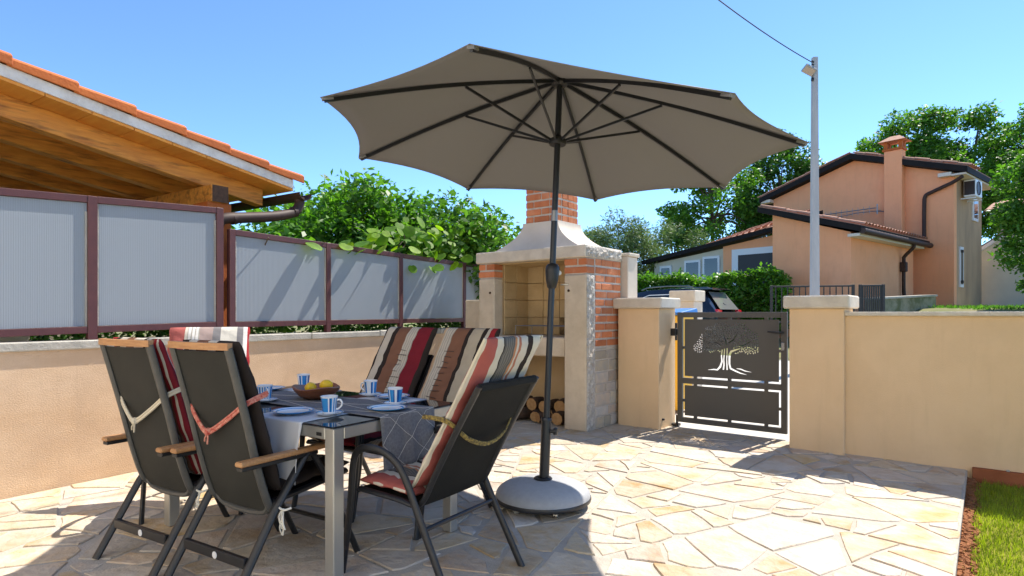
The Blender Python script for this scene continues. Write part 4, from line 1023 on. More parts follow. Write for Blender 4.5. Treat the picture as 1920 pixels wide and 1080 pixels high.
# ---- tableware
ZT = .7275
cm = MB(); rs2 = random.Random(3); pat_ = [rs2.choice((0,1,1,2,0,1)) for _ in range(36)]
cm.lathe([(.001,.0),(.024,.0),(.027,.004),(.029,.010),(.036,.071),(.0375,.077),(.036,.078),(.0345,.070),(.027,.010),(.001,.007)],36,ms=[0,0,0,9,0,0,0,0,0],stripe=pat_)
cup_me = cm.mesh('cup', [M['china'],M['china_blue'],M['china_navy']], 40, merge=True)
hm = MB().tube(crom([(.030,0,.058),(.046,0,.062),(.056,0,.050),(.053,0,.034),(.040,0,.022),(.029,0,.020)],4), .0042, 8).mesh('handle', M['china'], 40)
sm_ = MB().lathe([(.001,.0),(.040,.0),(.045,.003),(.066,.011),(.068,.013),(.066,.0135),(.058,.0105),(.044,.006),(.030,.0045),(.001,.0045)],36,ms=[0,0,0,0,0,1,0,0,0]).mesh('saucer', [M['china'],M['china_blue']], 40, merge=True)
pm_ = MB().lathe([(.001,.0),(.060,.0),(.068,.003),(.100,.013),(.102,.0155),(.100,.016),(.092,.0145),(.083,.0120),(.076,.0095),(.066,.0065),(.001,.006)],44,ms=[0,0,1,1,1,1,0,1,0,0]).mesh('plate', [M['china'],M['china_blue']], 40, merge=True)
cups = [((-3.357,2.153),200,'at the far left end of the table'),((-3.003,2.036),-20,'left of the wooden bowl on the near side'),((-3.327,2.54),160,'on the far edge behind the wooden bowl'),((-2.687,2.53),200,'right of the bowl by the far chairs'),((-2.308,2.351),120,'nearest the chair at the right end'),((-2.345,1.94),30,'nearest the camera, with its handle to the right')]
for (p, a, lb) in cups:
    s_ = link('saucer', sm_); s_.location = (p[0],p[1],ZT); tag(s_, 'white saucer under the cup '+lb, 'saucer', 'saucers on the table')
    c_ = link('cup', cup_me); c_.location = (p[0],p[1],ZT+.0062); c_.rotation_euler = (0,0,R(a)); c_.scale = (1.12,1.12,1.1); tag(c_, 'blue and white striped cup '+lb, 'cup', 'striped cups on the table')
    link('handle', hm, c_)
plates = [((-2.535,1.875),'on the white runner at the near edge of the table'),((-2.215,2.20),'on the grey runner at the right end of the table'),((-2.505,2.53),'at the far side, nearest the barbecue'),((-3.16,2.535),'on the far edge of the table behind the bowl'),((-3.44,2.36),'at the far left end of the table'),((-3.16,1.90),'before the left folding chair')]
for (p, lb) in plates:
    o = link('plate', pm_); o.location = (p[0],p[1],ZT); tag(o, 'white plate with blue rim '+lb, 'plate', 'plates on the table')
bw = MB(); prof = [(.001,.004),(.08,.0),(.115,.018),(.150,.050),(.158,.066),(.150,.070),(.136,.064),(.105,.036),(.06,.020),(.001,.017)]
bw.lathe(prof,40)
bw.v = [(x*1.12, y*.92, z*(1+.10*math.sin(3*math.atan2(y,x)+1)*(1 if z > .04 else .3))) for x,y,z in bw.v]
bo = bw.build('fruit_bowl', M['bowlwood'], smooth=40, merge=True); bo.location = (-2.866,2.276,ZT+.002); bo.rotation_euler = (0,0,R(-30)); bo.scale = (.92,.92,1); tag(bo, 'shallow carved wooden bowl holding two lemons', 'bowl')
for i,(dx,dy,dz,lb) in enumerate(((-.005,-.035,.062,'front lemon lying in the wooden bowl'),(.045,.035,.074,'rear lemon propped higher in the wooden bowl'))):
    l = MB().lathe([(.001,-.040),(.008,-.037),(.018,-.031),(.028,-.016),(.031,.0),(.028,.016),(.018,.031),(.008,.038),(.001,.041)],20).build('lemon', M['lemon'], smooth=60, merge=True)
    l.location = (-2.866+dx,2.276+dy,ZT+dz); l.rotation_euler = (R(80),R(10),R(40+70*i)); l.scale = (1.1,1.1,1.05); tag(l, lb, 'lemon', 'lemons in the bowl')

# ================================================================== CHAIRS
def sling(mb, path, hw, th=.006, sag=.012, nx=9):
    n = len(path); P = [Vector((0,a,b)) for a,b in path]; V = []
    for sd in (0,1):
        for i in range(n):
            t = (P[min(i+1,n-1)]-P[max(i-1,0)]).normalized(); nn = Vector((0,-t.z,t.y))
            for j in range(nx):
                u = -1+2*j/(nx-1); q = P[i] + nn*((sd-.5)*th) + nn*(-sag*(1-u*u)); V.append((u*hw,q.y,q.z))
    k = n*nx
    F = [(i*nx+j,i*nx+j+1,(i+1)*nx+j+1,(i+1)*nx+j) for i in range(n-1) for j in range(nx-1)] + [(k+i*nx+j,k+(i+1)*nx+j,k+(i+1)*nx+j+1,k+i*nx+j+1) for i in range(n-1) for j in range(nx-1)]
    F += [(j,k+j,k+j+1,j+1) for j in range(nx-1)] + [((n-1)*nx+j,(n-1)*nx+j+1,k+(n-1)*nx+j+1,k+(n-1)*nx+j) for j in range(nx-1)]
    F += [(i*nx,(i+1)*nx,k+(i+1)*nx,k+i*nx) for i in range(n-1)] + [(i*nx+nx-1,k+i*nx+nx-1,k+(i+1)*nx+nx-1,(i+1)*nx+nx-1) for i in range(n-1)]
    return mb.add(V,F)
def folding_chair(label, loc, rz):
    t = thing('folding_chair', label, 'chair', loc, rz, 'folding chairs on the near side of the table')
    W_ = .208
    for s_ in (-1,1):
        x = s_*(W_+.035)
        MB().tube([(x,-.46,.002),(x,-.25,.345),(x,-.075,.575)], .0165, 10, flat=1.35).build('rear_leg', M['frame'], t, smooth=40)
        MB().tube(crom([(x*.985,-.10,.572),(x*.985,-.055,.580),(x*.985,-.02,.54),(x*.985,.06,.40),(x*.985,.25,.002)],4), .0145, 10, flat=1.3).build('front_leg', M['frame'], t, smooth=40)
        MB().cbox(x-.024,-.425,.578,x+.024,.055,.600,.006).build('armrest', M['teak'], t)
        MB().cbox(x-.020,-.418,.560,x+.020,-.02,.5775,.003).build('arm_bracket', M['frame'], t)
        xi = s_*W_
        MB().tube(crom([(xi*.93,-.20,.335),(xi,-.245,.36),(xi,-.30,.52),(xi,-.36,.76),(xi,-.42,.985),(xi,-.445,1.075)],4), .0145, 10, flat=1.4).build('back_upright', M['frame_grey'], t, smooth=40)
        MB().tube([(s_*(W_-.015),-.235,.375),(s_*(W_-.015),.0,.395),(s_*(W_-.015),.215,.42)], .0135, 8, flat=1.3).build('seat_rail', M['frame'], t, smooth=40)
        MB().lathe([(.001,-.02),(.022,-.018),(.024,0),(.022,.018),(.001,.02)],12).build('pivot', M['black'], t, smooth=40).matrix_local = Matrix.Translation((s_*(W_+.012),-.225,.37)) @ Matrix.Rotation(R(90),4,'Y')
    bw_ = [(-W_+.02,-.235,.36),(-.15,-.232,.325),(0,-.232,.312),(.15,-.232,.325),(W_-.02,-.235,.36)]
    MB().tube(crom(bw_,4), .014, 8).build('back_bow', M['frame_grey'], t, smooth=40)
    sling(MB(), [(-.235,.335),(-.27,.43),(-.312,.58),(-.355,.76),(-.40,.93),(-.438,1.06)], W_-.008, sag=-.006).build('back_sling', M['sling_grey'], t, smooth=50)
    sling(MB(), [(-.21,.385),(-.1,.39),(.0,.40),(.10,.41),(.20,.425)], W_-.03, sag=.012).build('seat_sling', M['sling'], t, smooth=50)
    tbp = [Vector((x_, -.447-.022*(1-(x_/W_)**2), 1.082)) for x_ in np.linspace(-W_-.012,W_+.012,11)]
    tm = MB()
    for a,b in zip(tbp[:-1],tbp[1:]): tm.bar(a,b,.026,.030)
    tm.build('top_bar', M['teak'], t)
    cb_ = MB().cbox(-W_-.018,-.385,.135,W_+.018,-.360,.180,.004).build('crossbar', M['frame'], t)
    MB().lathe([(.001,0),(.016,0),(.016,.002),(.001,.002)],18).build('round_badge', M['white'], cb_).matrix_local = Matrix.Translation((.02,-.3855,.157)) @ Matrix.Rotation(R(90),4,'X')
    MB().tube([(-W_-.02,.165,.17),(W_+.02,.165,.17)], .012, 8).build('front_crossbar', M['frame'], t, smooth=40)
    MB().tube([(-W_+.02,.215,.42),(W_-.02,.215,.42)], .013, 8).build('seat_front_rail', M['frame'], t, smooth=40)
    return t
def stacking_chair(label, loc, rz):
    t = thing('stacking_chair', label, 'chair', loc, rz, 'stacking chairs around the table')
    W_ = .235
    for s_ in (-1,1):
        x = s_*(W_+.02)
        MB().tube(crom([(x*1.03,.315,.002),(x,.27,.30),(x,.25,.50),(x,.22,.585),(x,.14,.612),(x,.04,.60),(x,-.04,.555),(x,-.10,.47),(x,-.17,.33),(x*1.03,-.35,.002)],5), .0135, 10, flat=1.35).build('side_frame', M['frame'], t, smooth=40)
        xi = s_*(W_-.012)
        MB().tube(crom([(xi,.235,.405),(xi,.0,.395),(xi,-.11,.385),(xi,-.16,.42),(xi,-.215,.52),(xi,-.33,.72),(xi,-.455,.925)],4), .0125, 10, flat=1.4).build('seat_back_rail', M['frame'], t, smooth=40)
    sling(MB(), [(-.135,.385),(-.17,.44),(-.23,.55),(-.31,.69),(-.39,.825),(-.452,.925)], W_-.020, sag=-.004).build('back_sling', M['sling'], t, smooth=50)
    MB().cbox(-W_+.012,-.462,.898,W_-.012,-.437,.935,.008).build('top_hem', M['sling'], t)
    sling(MB(), [(-.10,.39),(0,.395),(.12,.40),(.235,.405)], W_-.022, sag=.012).build('seat_sling', M['sling'], t, smooth=50)
    MB().tube([(-W_-.01,-.185,.30),(W_+.01,-.185,.30)], .010, 8).build('stretcher', M['frame'], t, smooth=40)
    MB().tube([(-W_,.235,.40),(W_,.235,.40)], .011, 8).build('seat_front_rail', M['frame'], t, smooth=40)
    return t
def pad(mb, path, w_, th, tufts=(), taper=.0, nx=23, sharp=5.0):
    """stuffed pad: path is its centre line in (y,z)"""
    P = [Vector((0,a,b)) for a,b in path]; P = crom([(0,p.y,p.z) for p in P], 5); n = len(P); L_ = [0]
    for a,b in zip(P[:-1],P[1:]): L_.append(L_[-1]+(b-a).length)
    V = []
    for sd in (-1,1):
        for i in range(n):
            t = (P[min(i+1,n-1)]-P[max(i-1,0)]).normalized(); nn = Vector((0,-t.z,t.y)); f_ = L_[i]/L_[-1]
            e = max(.04, 1-abs(2*f_-1)**9)**.5
            for tf in tufts: e *= 1-.38*math.exp(-((f_-tf)/.035)**2)
            for j in range(nx):
                u = -1+2*j/(nx-1); h = th/2*e*max(.03,(1-abs(u)**sharp))**.5*(1+.10*math.sin(f_*31+u*4)*math.sin(u*7+f_*9)+.07*math.sin(f_*57-u*11))
                q = P[i]+nn*(sd*h); ww = w_/2*(1-.03*abs(2*f_-1)**6+.018*math.sin(f_*17+u*3)+.008*math.sin(f_*41)); V.append((u*ww,q.y,q.z))
    k = n*nx
    F = [(i*nx+j,i*nx+j+1,(i+1)*nx+j+1,(i+1)*nx+j) for i in range(n-1) for j in range(nx-1)]
    F += [tuple(k+q for q in reversed(f)) for f in F]
    F += [(j,k+j,k+j+1,j+1) for j in range(nx-1)] + [((n-1)*nx+j,(n-1)*nx+j+1,k+(n-1)*nx+j+1,k+(n-1)*nx+j) for j in range(nx-1)]
    F += [(i*nx,(i+1)*nx,k+(i+1)*nx,k+i*nx) for i in range(n-1)] + [(i*nx+nx-1,k+i*nx+nx-1,k+(i+1)*nx+nx-1,(i+1)*nx+nx-1) for i in range(n-1)]
    return mb.add(V,F)
CR, DK, BR, MA, TA, GY, PK, RD = (.56,.50,.41),(.035,.026,.022),(.22,.105,.065),(.20,.018,.028),(.55,.38,.24),(.20,.19,.19),(.36,.10,.085),(.30,.025,.03)
def lined(a, b, c=CR, l=(.36,.33,.28), n=4):   # pale band with fine lines
    out = []
    for i in range(n): out += [(a+(b-a)*i/n, c), (a+(b-a)*(i+.7)/n, l)]
    return out
def rev(st):
    e = [p for p,_ in st]+[1.0]; return [(1-e[i+1], st[i][1]) for i in range(len(st)-1,-1,-1)]
S_D = [(0,DK),(.07,CR),(.22,DK),(.31,BR),(.53,CR)]+lined(.53,.70)[1:]+[(.70,MA),(.94,DK)]
S_E = [(0,TA),(.08,CR)]+lined(.08,.26)[1:]+[(.26,BR),(.50,DK),(.57,(.46,.39,.29)),(.76,DK),(.83,CR),(.88,RD),(.96,DK)]
S_F = [(0,PK),(.20,CR)]+lined(.2,.38,(.66,.63,.58))[1:]+[(.38,(.36,.27,.24)),(.54,GY),(.64,(.60,.56,.48)),(.84,GY),(.92,(.66,.63,.58)),(.97,RD)]
S_C = [(0,CR),(.022,PK),(.18,CR),(.28,DK)]+lined(.30,.48,(.12,.11,.10),(.20,.18,.15),5)+[(.48,(.45,.20,.10)),(.51,CR),(.54,(.40,.16,.10)),(.58,CR),(.70,DK),(.80,(.60,.53,.41)),(.97,DK)]
S_A = [(0,RD),(.12,DK),(.2,CR),(.35,BR),(.5,CR),(.7,DK),(.76,CR),(.84,BR),(.90,RD),(.945,CR),(.965,MA)]
S_B = [(0,DK),(.15,CR),(.3,BR),(.5,CR),(.65,DK),(.88,DK)]
def cushion(label, loc, rz, stops, kind, strap=None, w_=.47, piping=None, embroid=None):
    t = thing('chair_cushion', label, 'cushion', (loc[0],loc[1],loc[2]), rz, 'striped chair cushions')
    m = stripe_mat('cushion_stripes', stops, w_)
    if kind == 'fold':
        back = [(-.185,.42),(-.205,.50),(-.255,.66),(-.31,.86),(-.365,1.02),(-.395,1.10)]; seat = [(-.20,.425),(-.05,.437),(.10,.45),(.235,.458)]
    else:
        back = [(-.085,.455),(-.115,.50),(-.175,.60),(-.255,.73),(-.345,.88),(-.42,1.01),(-.485,1.12)]; seat = [(-.10,.428),(.0,.435),(.12,.440),(.25,.442)]
    bp = pad(MB(), back, w_, .07, (.28,.62)).build('back_pad', m, t, smooth=60)
    pad(MB(), seat, w_-.02, .058, (.5,)).build('seat_pad', m, t, smooth=60)
    if piping:
        for s_ in (-1,1):
            P = crom([(s_*w_/2*.995,a,b) for a,b in back],4); MB().tube(P, .006, 6).build('piping', M[piping], bp, smooth=40)
    if strap:
        zs = {'fold':(-.325,.78),'stack':(-.235,.72)}[kind]; y0, z0 = zs; hw = w_/2+.012; sm = MB()
        if kind == 'fold':
            P = crom([(hw,y0+.06,z0+.09),(hw-.02,y0-.035,z0+.05),(.10,y0-.050,z0-.02),(-.03,y0-.052,z0-.085),(-.10,y0-.05,z0-.06),(-hw+.02,y0-.03,z0+.03),(-hw,y0+.05,z0+.08)],5)
            for k in (-1,0,1): sm.tube([p+Vector((0,-.004*abs(k),.008*k)) for p in P], .0055, 6)
            kx = Vector((-.03,y0-.060,z0-.085)); sm.lathe([(.001,-.018),(.014,-.012),(.017,0),(.013,.014),(.001,.018)],8,kx)
            sm.tube([kx,kx+Vector((.008,-.006,-.03)),kx+Vector((-.002,-.002,-.055))], .004, 5); sm.tube([kx,kx+Vector((-.014,-.006,-.03)),kx+Vector((-.022,-.002,-.045))], .004, 5)
        else:
            P = crom([(-hw,y0+.07,z0+.06),(-hw+.005,y0-.06,z0+.05),(-.14,y0-.105,z0-.035),(.0,y0-.11,z0-.075),(.14,y0-.105,z0-.035),(hw-.005,y0-.07,z0+.06),(hw,y0+.06,z0+.08)],5)
            for k in (-1,0,1): sm.tube([p+Vector((0,-.003*k,.006*k)) for p in P], .0042, 6)
        sm.build('strap', M[strap], t, smooth=40)
    if embroid is not None:
        st = MB(); re_ = random.Random(embroid[2])
        for i in range(9):
            f_ = .42+.042*i; u = embroid[0]+re_.uniform(-.008,.008); L2 = re_.uniform(.02,.05)
            k = f_*(len(back)-1); i0 = int(k); q = Vector((0,*back[i0])).lerp(Vector((0,*back[min(i0+1,len(back)-1)])), k-i0); tt = (Vector((0,*back[-1]))-Vector((0,*back[0]))).normalized(); nn = Vector((0,tt.z,-tt.y))
            a = Vector((u-L2,0,.010*re_.uniform(-1,1)))+q+nn*.038; b = Vector((u+L2*.8,0,0))+q+nn*.038; st.tube([a,(a+b)/2+nn*.001,b], .0022, 4)
        st.build('embroidery', M['black'], bp)
    return t
A_, B_ = (-3.14,1.81,0), (-2.575,1.86,0)
folding_chair('dark folding chair with cream strap, the farther left of the two seen from behind', A_, R(3))
folding_chair('dark folding chair with red strap, the nearer of the two seen from behind', B_, R(2))
cushion('red and brown striped cushion tied with a cream strap to the left folding chair', A_, R(3), S_A, 'fold', 'strap_cream', .425)
cushion('dark edged striped cushion tied with a red strap to the nearer folding chair', B_, R(2), S_B, 'fold', 'strap_red', .425)
for k,(p, lb) in enumerate((((-2.29,1.655,.36),'white string knotted on the rear leg of the nearer folding chair'),((-2.86,1.60,.36),'thin string tied between the two folding chairs at seat height'))):
    st = MB(); P0 = Vector((0,0,0)); sr = random.Random(k)
    for i in range(6): st.tube(crom([P0+Vector((.0,-.01,.0)), P0+Vector((sr.uniform(-.02,.03),-.03,-.03)), P0+Vector((sr.uniform(-.02,.04),-.03,-.075)), P0+Vector((sr.uniform(-.01,.03),-.025,-.11+.03*(i%2)))],3), .003, 5)
    st.tube(crom([(-.05,.01,.012),(-.02,-.02,.006),(.02,-.022,0),(.04,.0,.008)],3), .005, 6)
    o = st.build('tie_string', M['string']); o.location = p; tag(o, lb, 'string')
C_ = (-1.89,2.16,0)
stacking_chair('black stacking chair with its back to the umbrella at the right end of the table', C_, R(90))
cushion('faded red and black striped cushion with gold strap on the chair by the umbrella', C_, R(90), S_C, 'stack', 'strap_gold', .45, 'strap_cream')
D_, E_, F_ = (-2.955,2.70,0), (-2.455,2.73,0), (-3.78,2.10,0)
stacking_chair('black stacking chair on the far side of the table, the left of that pair', D_, R(180))
stacking_chair('black stacking chair on the far side of the table, nearest the barbecue', E_, R(178))
stacking_chair('black stacking chair at the left end of the table, turned by the peach wall', F_, math.atan2(-.6,.8)-R(90))
cushion('brown, cream and maroon striped cushion on the left of the far pair of chairs', D_, R(180), rev(S_D), 'stack', None, .48, None, (-.035,0,1))
cushion('brown, beige and red striped cushion on the far chair nearest the barbecue', E_, R(178), rev(S_E), 'stack', None, .48, None, (.10,0,2))
cushion('pale cushion with pink, white and grey stripes on the chair by the peach wall', F_, math.atan2(-.6,.8)-R(90), rev(S_F), 'stack', None, .52, None, (.05,0,3))

# ================================================================== PARASOL
BASE = Vector((-1.925,3.277,0)); HUB = Vector((-1.917,3.486,2.771)); ax = (HUB-BASE).normalized()
TIPS = [(-2.69,2.161,2.396),(-3.389,3.071,2.363),(-3.25,4.207,2.313),(-2.336,4.916,2.231),(-1.172,4.789,2.186),(-0.473,3.879,2.207),(-0.628,2.733,2.175),(-1.549,2.019,2.353)]
um = thing('parasol', 'large taupe eight ribbed parasol on a graphite pole with round wheeled base', 'umbrella', BASE)
TI = [Vector(p)-BASE for p in TIPS]; H0 = HUB-BASE; NRM = Vector((.064,.046,.997)).normalized()
def ribp(k, r): return H0.lerp(TI[k], r) + NRM*(.03*math.sin(math.pi*r)) + NRM*.012
cn = MB(); NR, NSg = 14, 10; V = []
for k in range(8):
    k2 = (k+1) % 8; g0 = len(cn.v); V = []
    for i in range(NR+1):
        r = i/NR
        for j in range(NSg+1):
            s = j/NSg; sc_ = 4*s*(1-s); rr = r*(1-.055*sc_*r**2)
            p = ribp(k,rr).lerp(ribp(k2,rr), s) - NRM*(.035*sc_*math.sin(math.pi*r*.9)); V.append(p)
    cn.add(V,[(i*(NSg+1)+j,i*(NSg+1)+j+1,(i+1)*(NSg+1)+j+1,(i+1)*(NSg+1)+j) for i in range(NR) for j in range(NSg)])
co = cn.build('canopy', M['canopy'], um, smooth=60, fix=True, merge=True)
so = co.modifiers.new('thickness','SOLIDIFY'); so.thickness = .003; so.offset = 1
vt = MB(); 
for k in range(8):
    a, b = ribp(k,.17)+NRM*.05, ribp((k+1)%8,.17)+NRM*.05; vt.add([H0+NRM*.11,a,b],[(0,1,2)])
vo = vt.build('vent_cap', M['canopy'], co, fix=False, merge=True); s3 = vo.modifiers.new('thickness','SOLIDIFY'); s3.thickness = .003
for k in range(8):
    pts = [ribp(k,r)-NRM*.020 for r in np.linspace(.03,.985,12)]; rb_ = MB()
    for a,b in zip(pts[:-1],pts[1:]): rb_.bar(a,b,.014,.022,up=NRM)
    rbo = rb_.build('rib', M['pole'], um)
    q = ribp(k,.44)-NRM*.035; run_ = H0-ax*.415
    d = (q-run_); d.z = 0; st_ = run_+d.normalized()*.045
    MB().bar(st_,q,.011,.016).build('strut', M['pole'], rbo)
    tp = ribp(k,.985); dr_ = (ribp(k,1)-ribp(k,.9)).normalized(); MB().bar(tp-dr_*.05-NRM*.014,tp+dr_*.012-NRM*.010,.032,.016,up=NRM).build('tip_pocket', M['canopy'], rbo)
def polec(prof, m, name, seg=20, parent=None):
    mb = MB(); mb.lathe(prof, seg); o = mb.build(name, M[m], parent or um, smooth=40, merge=True)
    o.matrix_local = Vector((0,0,1)).rotation_difference(ax).to_matrix().to_4x4(); return o
LT = (H0).length
polec([(.001,LT-.045),(.04,LT-.045),(.055,LT-.03),(.055,LT-.005),(.03,LT+.01),(.001,LT+.01)],'black','hub')
polec([(.020,1.42),(.020,LT-.03)],'pole','upper_pole')
polec([(.022,LT-1.9+.95),(.0205,LT-1.9+1.02)],'steel','pole_sleeve')
polec([(.0205,.30),(.0205,1.45)],'pole','lower_pole')
polec([(.020,LT-.44),(.055,LT-.44),(.060,LT-.425),(.055,LT-.405),(.030,LT-.39),(.020,LT-.37)],'black','runner_hub')
ck = polec([(.0215,1.385),(.030,1.395),(.040,1.44),(.046,1.50),(.044,1.53),(.032,1.545),(.0215,1.55)],'black','crank_housing',16)
cd_ = C2(0,-1).normalized(); kq = ax*1.50+cd_*.044
kb = MB().lathe([(.001,0),(.015,0),(.015,.014),(.001,.016)],14).build('crank_pin', M['white'], ck, smooth=40); kb.matrix_local = ck.matrix_local.inverted() @ Matrix.Translation(kq+C2(-.018,0)) @ cd_.to_track_quat('Z','Y').to_matrix().to_4x4()
hb = MB().tube([Vector((0,0,0)),C2(.05,-.02,.0)], .006, 8).build('crank_bolt', M['chrome'], ck); hb.matrix_local = ck.matrix_local.inverted() @ Matrix.Translation(ax*1.425+cd_*.038)
polec([(.0205,.535),(.036,.535),(.036,.545),(.032,.555),(.032,.10),(.040,.095)],'pole','base_tube',24)
kn = MB().lathe([(.001,0),(.012,0),(.012,.02),(.024,.022),(.026,.034),(.022,.045),(.001,.047)],12).build('clamp_knob', M['black'], um, smooth=40)
kd = C2(.95,-.3).normalized(); kn.matrix_local = Matrix.Translation(ax*.47+kd*.030) @ kd.to_track_quat('Z','Y').to_matrix().to_4x4()
bp_ = [(.048,.170)] + [(.048+.252*math.sin(R(a)), .070+.100*math.cos(R(a))**.9) for a in range(8,90,7)] + [(.300,.070)]
bd = MB().lathe(bp_,48).build('base_dome', M['base'], um, smooth=50, merge=True)
MB().lathe([(.001,.040),(.292,.040),(.304,.048),(.306,.060),(.302,.0705),(.294,.072)],48).build('base_rim', M['base_rim'], um, smooth=40, merge=True)
MB().lathe([(.046,.160),(.060,.174),(.052,.182),(.034,.182)],24).build('base_collar', M['black'], um, smooth=40, merge=True)
for a in (-75,-15,45,105,165,225):
    c_ = MB(); r0 = .245; p = C2(math.cos(R(a))*r0, math.sin(R(a))*r0)
    c_.cbox(p.x-.016,p.y-.012,.022,p.x+.016,p.y+.012,.0395,.003)
    q = Matrix.Translation((p.x,p.y,.019)) @ Matrix.Rotation(R(a),4,'Z') @ Matrix.Rotation(R(90),4,'X'); c_.xf = q
    c_.lathe([(.001,-.014),(.016,-.014),(.018,-.010),(.018,-.004),(.012,-.002),(.012,.002),(.018,.004),(.018,.010),(.016,.014),(.001,.014)],14)
    c_.build('caster', M['chrome'], um, smooth=40)

# ================================================================== VEGETATION
def leaves_np(P, size, rng, up=.5, elong=1.6, out=None, droop=0.0):
    n = len(P); d = rng.normal(size=(n,3)); d[:,2] = d[:,2]*.6 - droop
    d /= np.linalg.norm(d,axis=1,keepdims=True)
    nn = rng.normal(size=(n,3)); nn[:,2] += up*2
    if out is not None: nn += out*1.0
    s = np.cross(d,nn); s /= (np.linalg.norm(s,axis=1,keepdims=True)+1e-9); f_ = np.cross(s,d)
    L_ = (size*rng.uniform(.45,1.4,n))[:,None]; W_ = L_/elong/2
    V = np.empty((n,4,3)); V[:,0] = P; V[:,1] = P+d*L_*.5+s*W_+f_*W_*.35; V[:,2] = P+d*L_; V[:,3] = P+d*L_*.5-s*W_+f_*W_*.35
    return V
def crown_points(rng, clumps, n, shell=.55):
    """clumps: (centre, radius xyz). points thicker near each clump's skin"""
    w_ = np.array([c[1][0]*c[1][1]+c[1][0]*c[1][2] for c in clumps]); idx = rng.choice(len(clumps), n, p=w_/w_.sum())
    C = np.array([tuple(c[0]) for c in clumps])[idx]; S_ = np.array([c[1] for c in clumps])[idx]
    u = rng.normal(size=(n,3)); u /= np.linalg.norm(u,axis=1,keepdims=True); r_ = rng.uniform(shell**3,1,n)**(1/3)*rng.uniform(.85,1.12,n)
    return C+u*S_*r_[:,None], u
def tree(name, label, base, height, crown_c, crown_r, n_clumps, clump_r, n_leaves, leaf, mat_, seed, trunk_r=.12, cat='tree', group=None, up=.5, elong=1.7, droop=.0, flat_bottom=-.7):
    rng = np.random.default_rng(seed); t = thing(name, label, cat, base, 0, group); cl = []
    cc, cr_ = Vector(crown_c), Vector(crown_r)
    for i in range(n_clumps):
        while True:
            u = rng.normal(size=3); u /= np.linalg.norm(u)
            if u[2] > flat_bottom: break
        q = rng.uniform(.45,1.0)**.6; c = cc+Vector((u[0]*cr_.x*q,u[1]*cr_.y*q,u[2]*cr_.z*q)); k = clump_r*rng.uniform(.6,1.25); cl.append((c,(k,k,k*rng.uniform(.65,.9))))
    tr = MB(); top = Vector((cc.x*.6,cc.y*.6,max(.2,cc.z-cr_.z*.35)))
    tr.tube(crom([(0,0,-.3),(top.x*.2+.03,top.y*.2,top.z*.4),top,cc+Vector((0,0,cr_.z*.4))],4), trunk_r, 9, rs=[trunk_r*(1-.8*i/12) for i in range(13)])
    for i,(c,_) in enumerate(cl):
        if i % 2 == 0:
            a = top.lerp(cc,float(rng.uniform(0,.8))); md = a.lerp(c,.5)+Vector((0,0,.12*cr_.z)); rr = trunk_r*.30
            tr.tube(crom([a,md,c],3), rr, 5, rs=[rr*(1-.75*k/6) for k in range(7)])
    tr.build('trunk', M['bark'], t, smooth=60)
    P, u = crown_points(rng, cl, n_leaves)
    link('crown', np_mesh('crown', leaves_np(P, leaf, rng, up, elong, u, droop), 4, M[mat_]), t)
    return t
def gt_(xc, d): p = C2(xc,d); return Vector((p.x,p.y,terrain(p.x,p.y)-.02))
# left, behind the fence
tree('broadleaf_tree', 'dense dark green tree rising behind the panel fence, left of the parasol pole', gt_(-2.45,8.6), 3.4, (0,0,2.08), (1.10,1.0,1.05), 48,.42,16000,.105,'leaf_near',11,.10,elong=2.0,group='trees behind the panel fence')
tree('broadleaf_tree', 'dense dark green tree behind the panel fence, beside the barbecue chimney', gt_(-1.25,9.2), 3.2, (0,0,1.95), (1.50,1.1,.92), 48,.44,16000,.105,'leaf_mid',12,.10,elong=2.0,group='trees behind the panel fence')
tree('broadleaf_shrub', 'green leafy shrub under the gutter behind the fence', gt_(-3.25,7.4), 2.4, (0,0,1.60), (1.0,.8,.72), 34,.36,11000,.105,'leaf_near',13,.05,'shrub',elong=1.8)
# vine with big leaves over the fence
vn = thing('kiwi_vine', 'climbing vine with large round leaves spilling over the fence top', 'vine', (-5.25,5.0,1.0))
def vleaf(seed):
    r_ = random.Random(seed); V = [(0,0,0)]; n = 12; pts = []
    for k in range(n):
        a = 2*math.pi*k/n; rr = .5*(1+.10*math.cos(a)-.22*math.exp(-((a-math.pi)/.45)**2)+r_.uniform(-.03,.03)); pts.append((.47+rr*math.cos(a), rr*.93*math.sin(a)))
    V = [(.47,0,.03)] + [(x,y,-.22*y*y-.12*(x-.3)**2+r_.uniform(-.015,.015)+.10*abs(y)) for x,y in pts]
    b = MB(); b.add(V,[(0,1+k,1+(k+1)%n) for k in range(n)]); return b.mesh('leaf', M['leaf_vine'], 60, fix=False)
VL = [vleaf(k) for k in range(6)]; rv = random.Random(17); stems = MB()
for i in range(16):
    y0 = rv.uniform(-1.6,1.9); z0 = .6; P = [(0+rv.uniform(-.1,.1),y0,z0)]
    zz = z0; yy = y0; xx = 0
    for k in range(5):
        yy += rv.uniform(-.12,.22); zz += (.93+.30*math.exp(-((y0-.45)/.55)**2)+.45*math.exp(-((y0-1.85)/.7)**2)-.6)/5*rv.uniform(.7,1.2); xx += rv.uniform(-.10,.10); P.append((xx,yy,zz))
    MB().tube(crom(P,4), .007, 6).build('stem', M['bark'], vn, smooth=60)
def ztop(y):                               # how high the vine stands along the fence
    return .98+.34*math.exp(-((y-.45)/.55)**2)+.58*math.exp(-((y-1.85)/.7)**2)-.15*math.exp(-((y+1.3)/.6)**2)
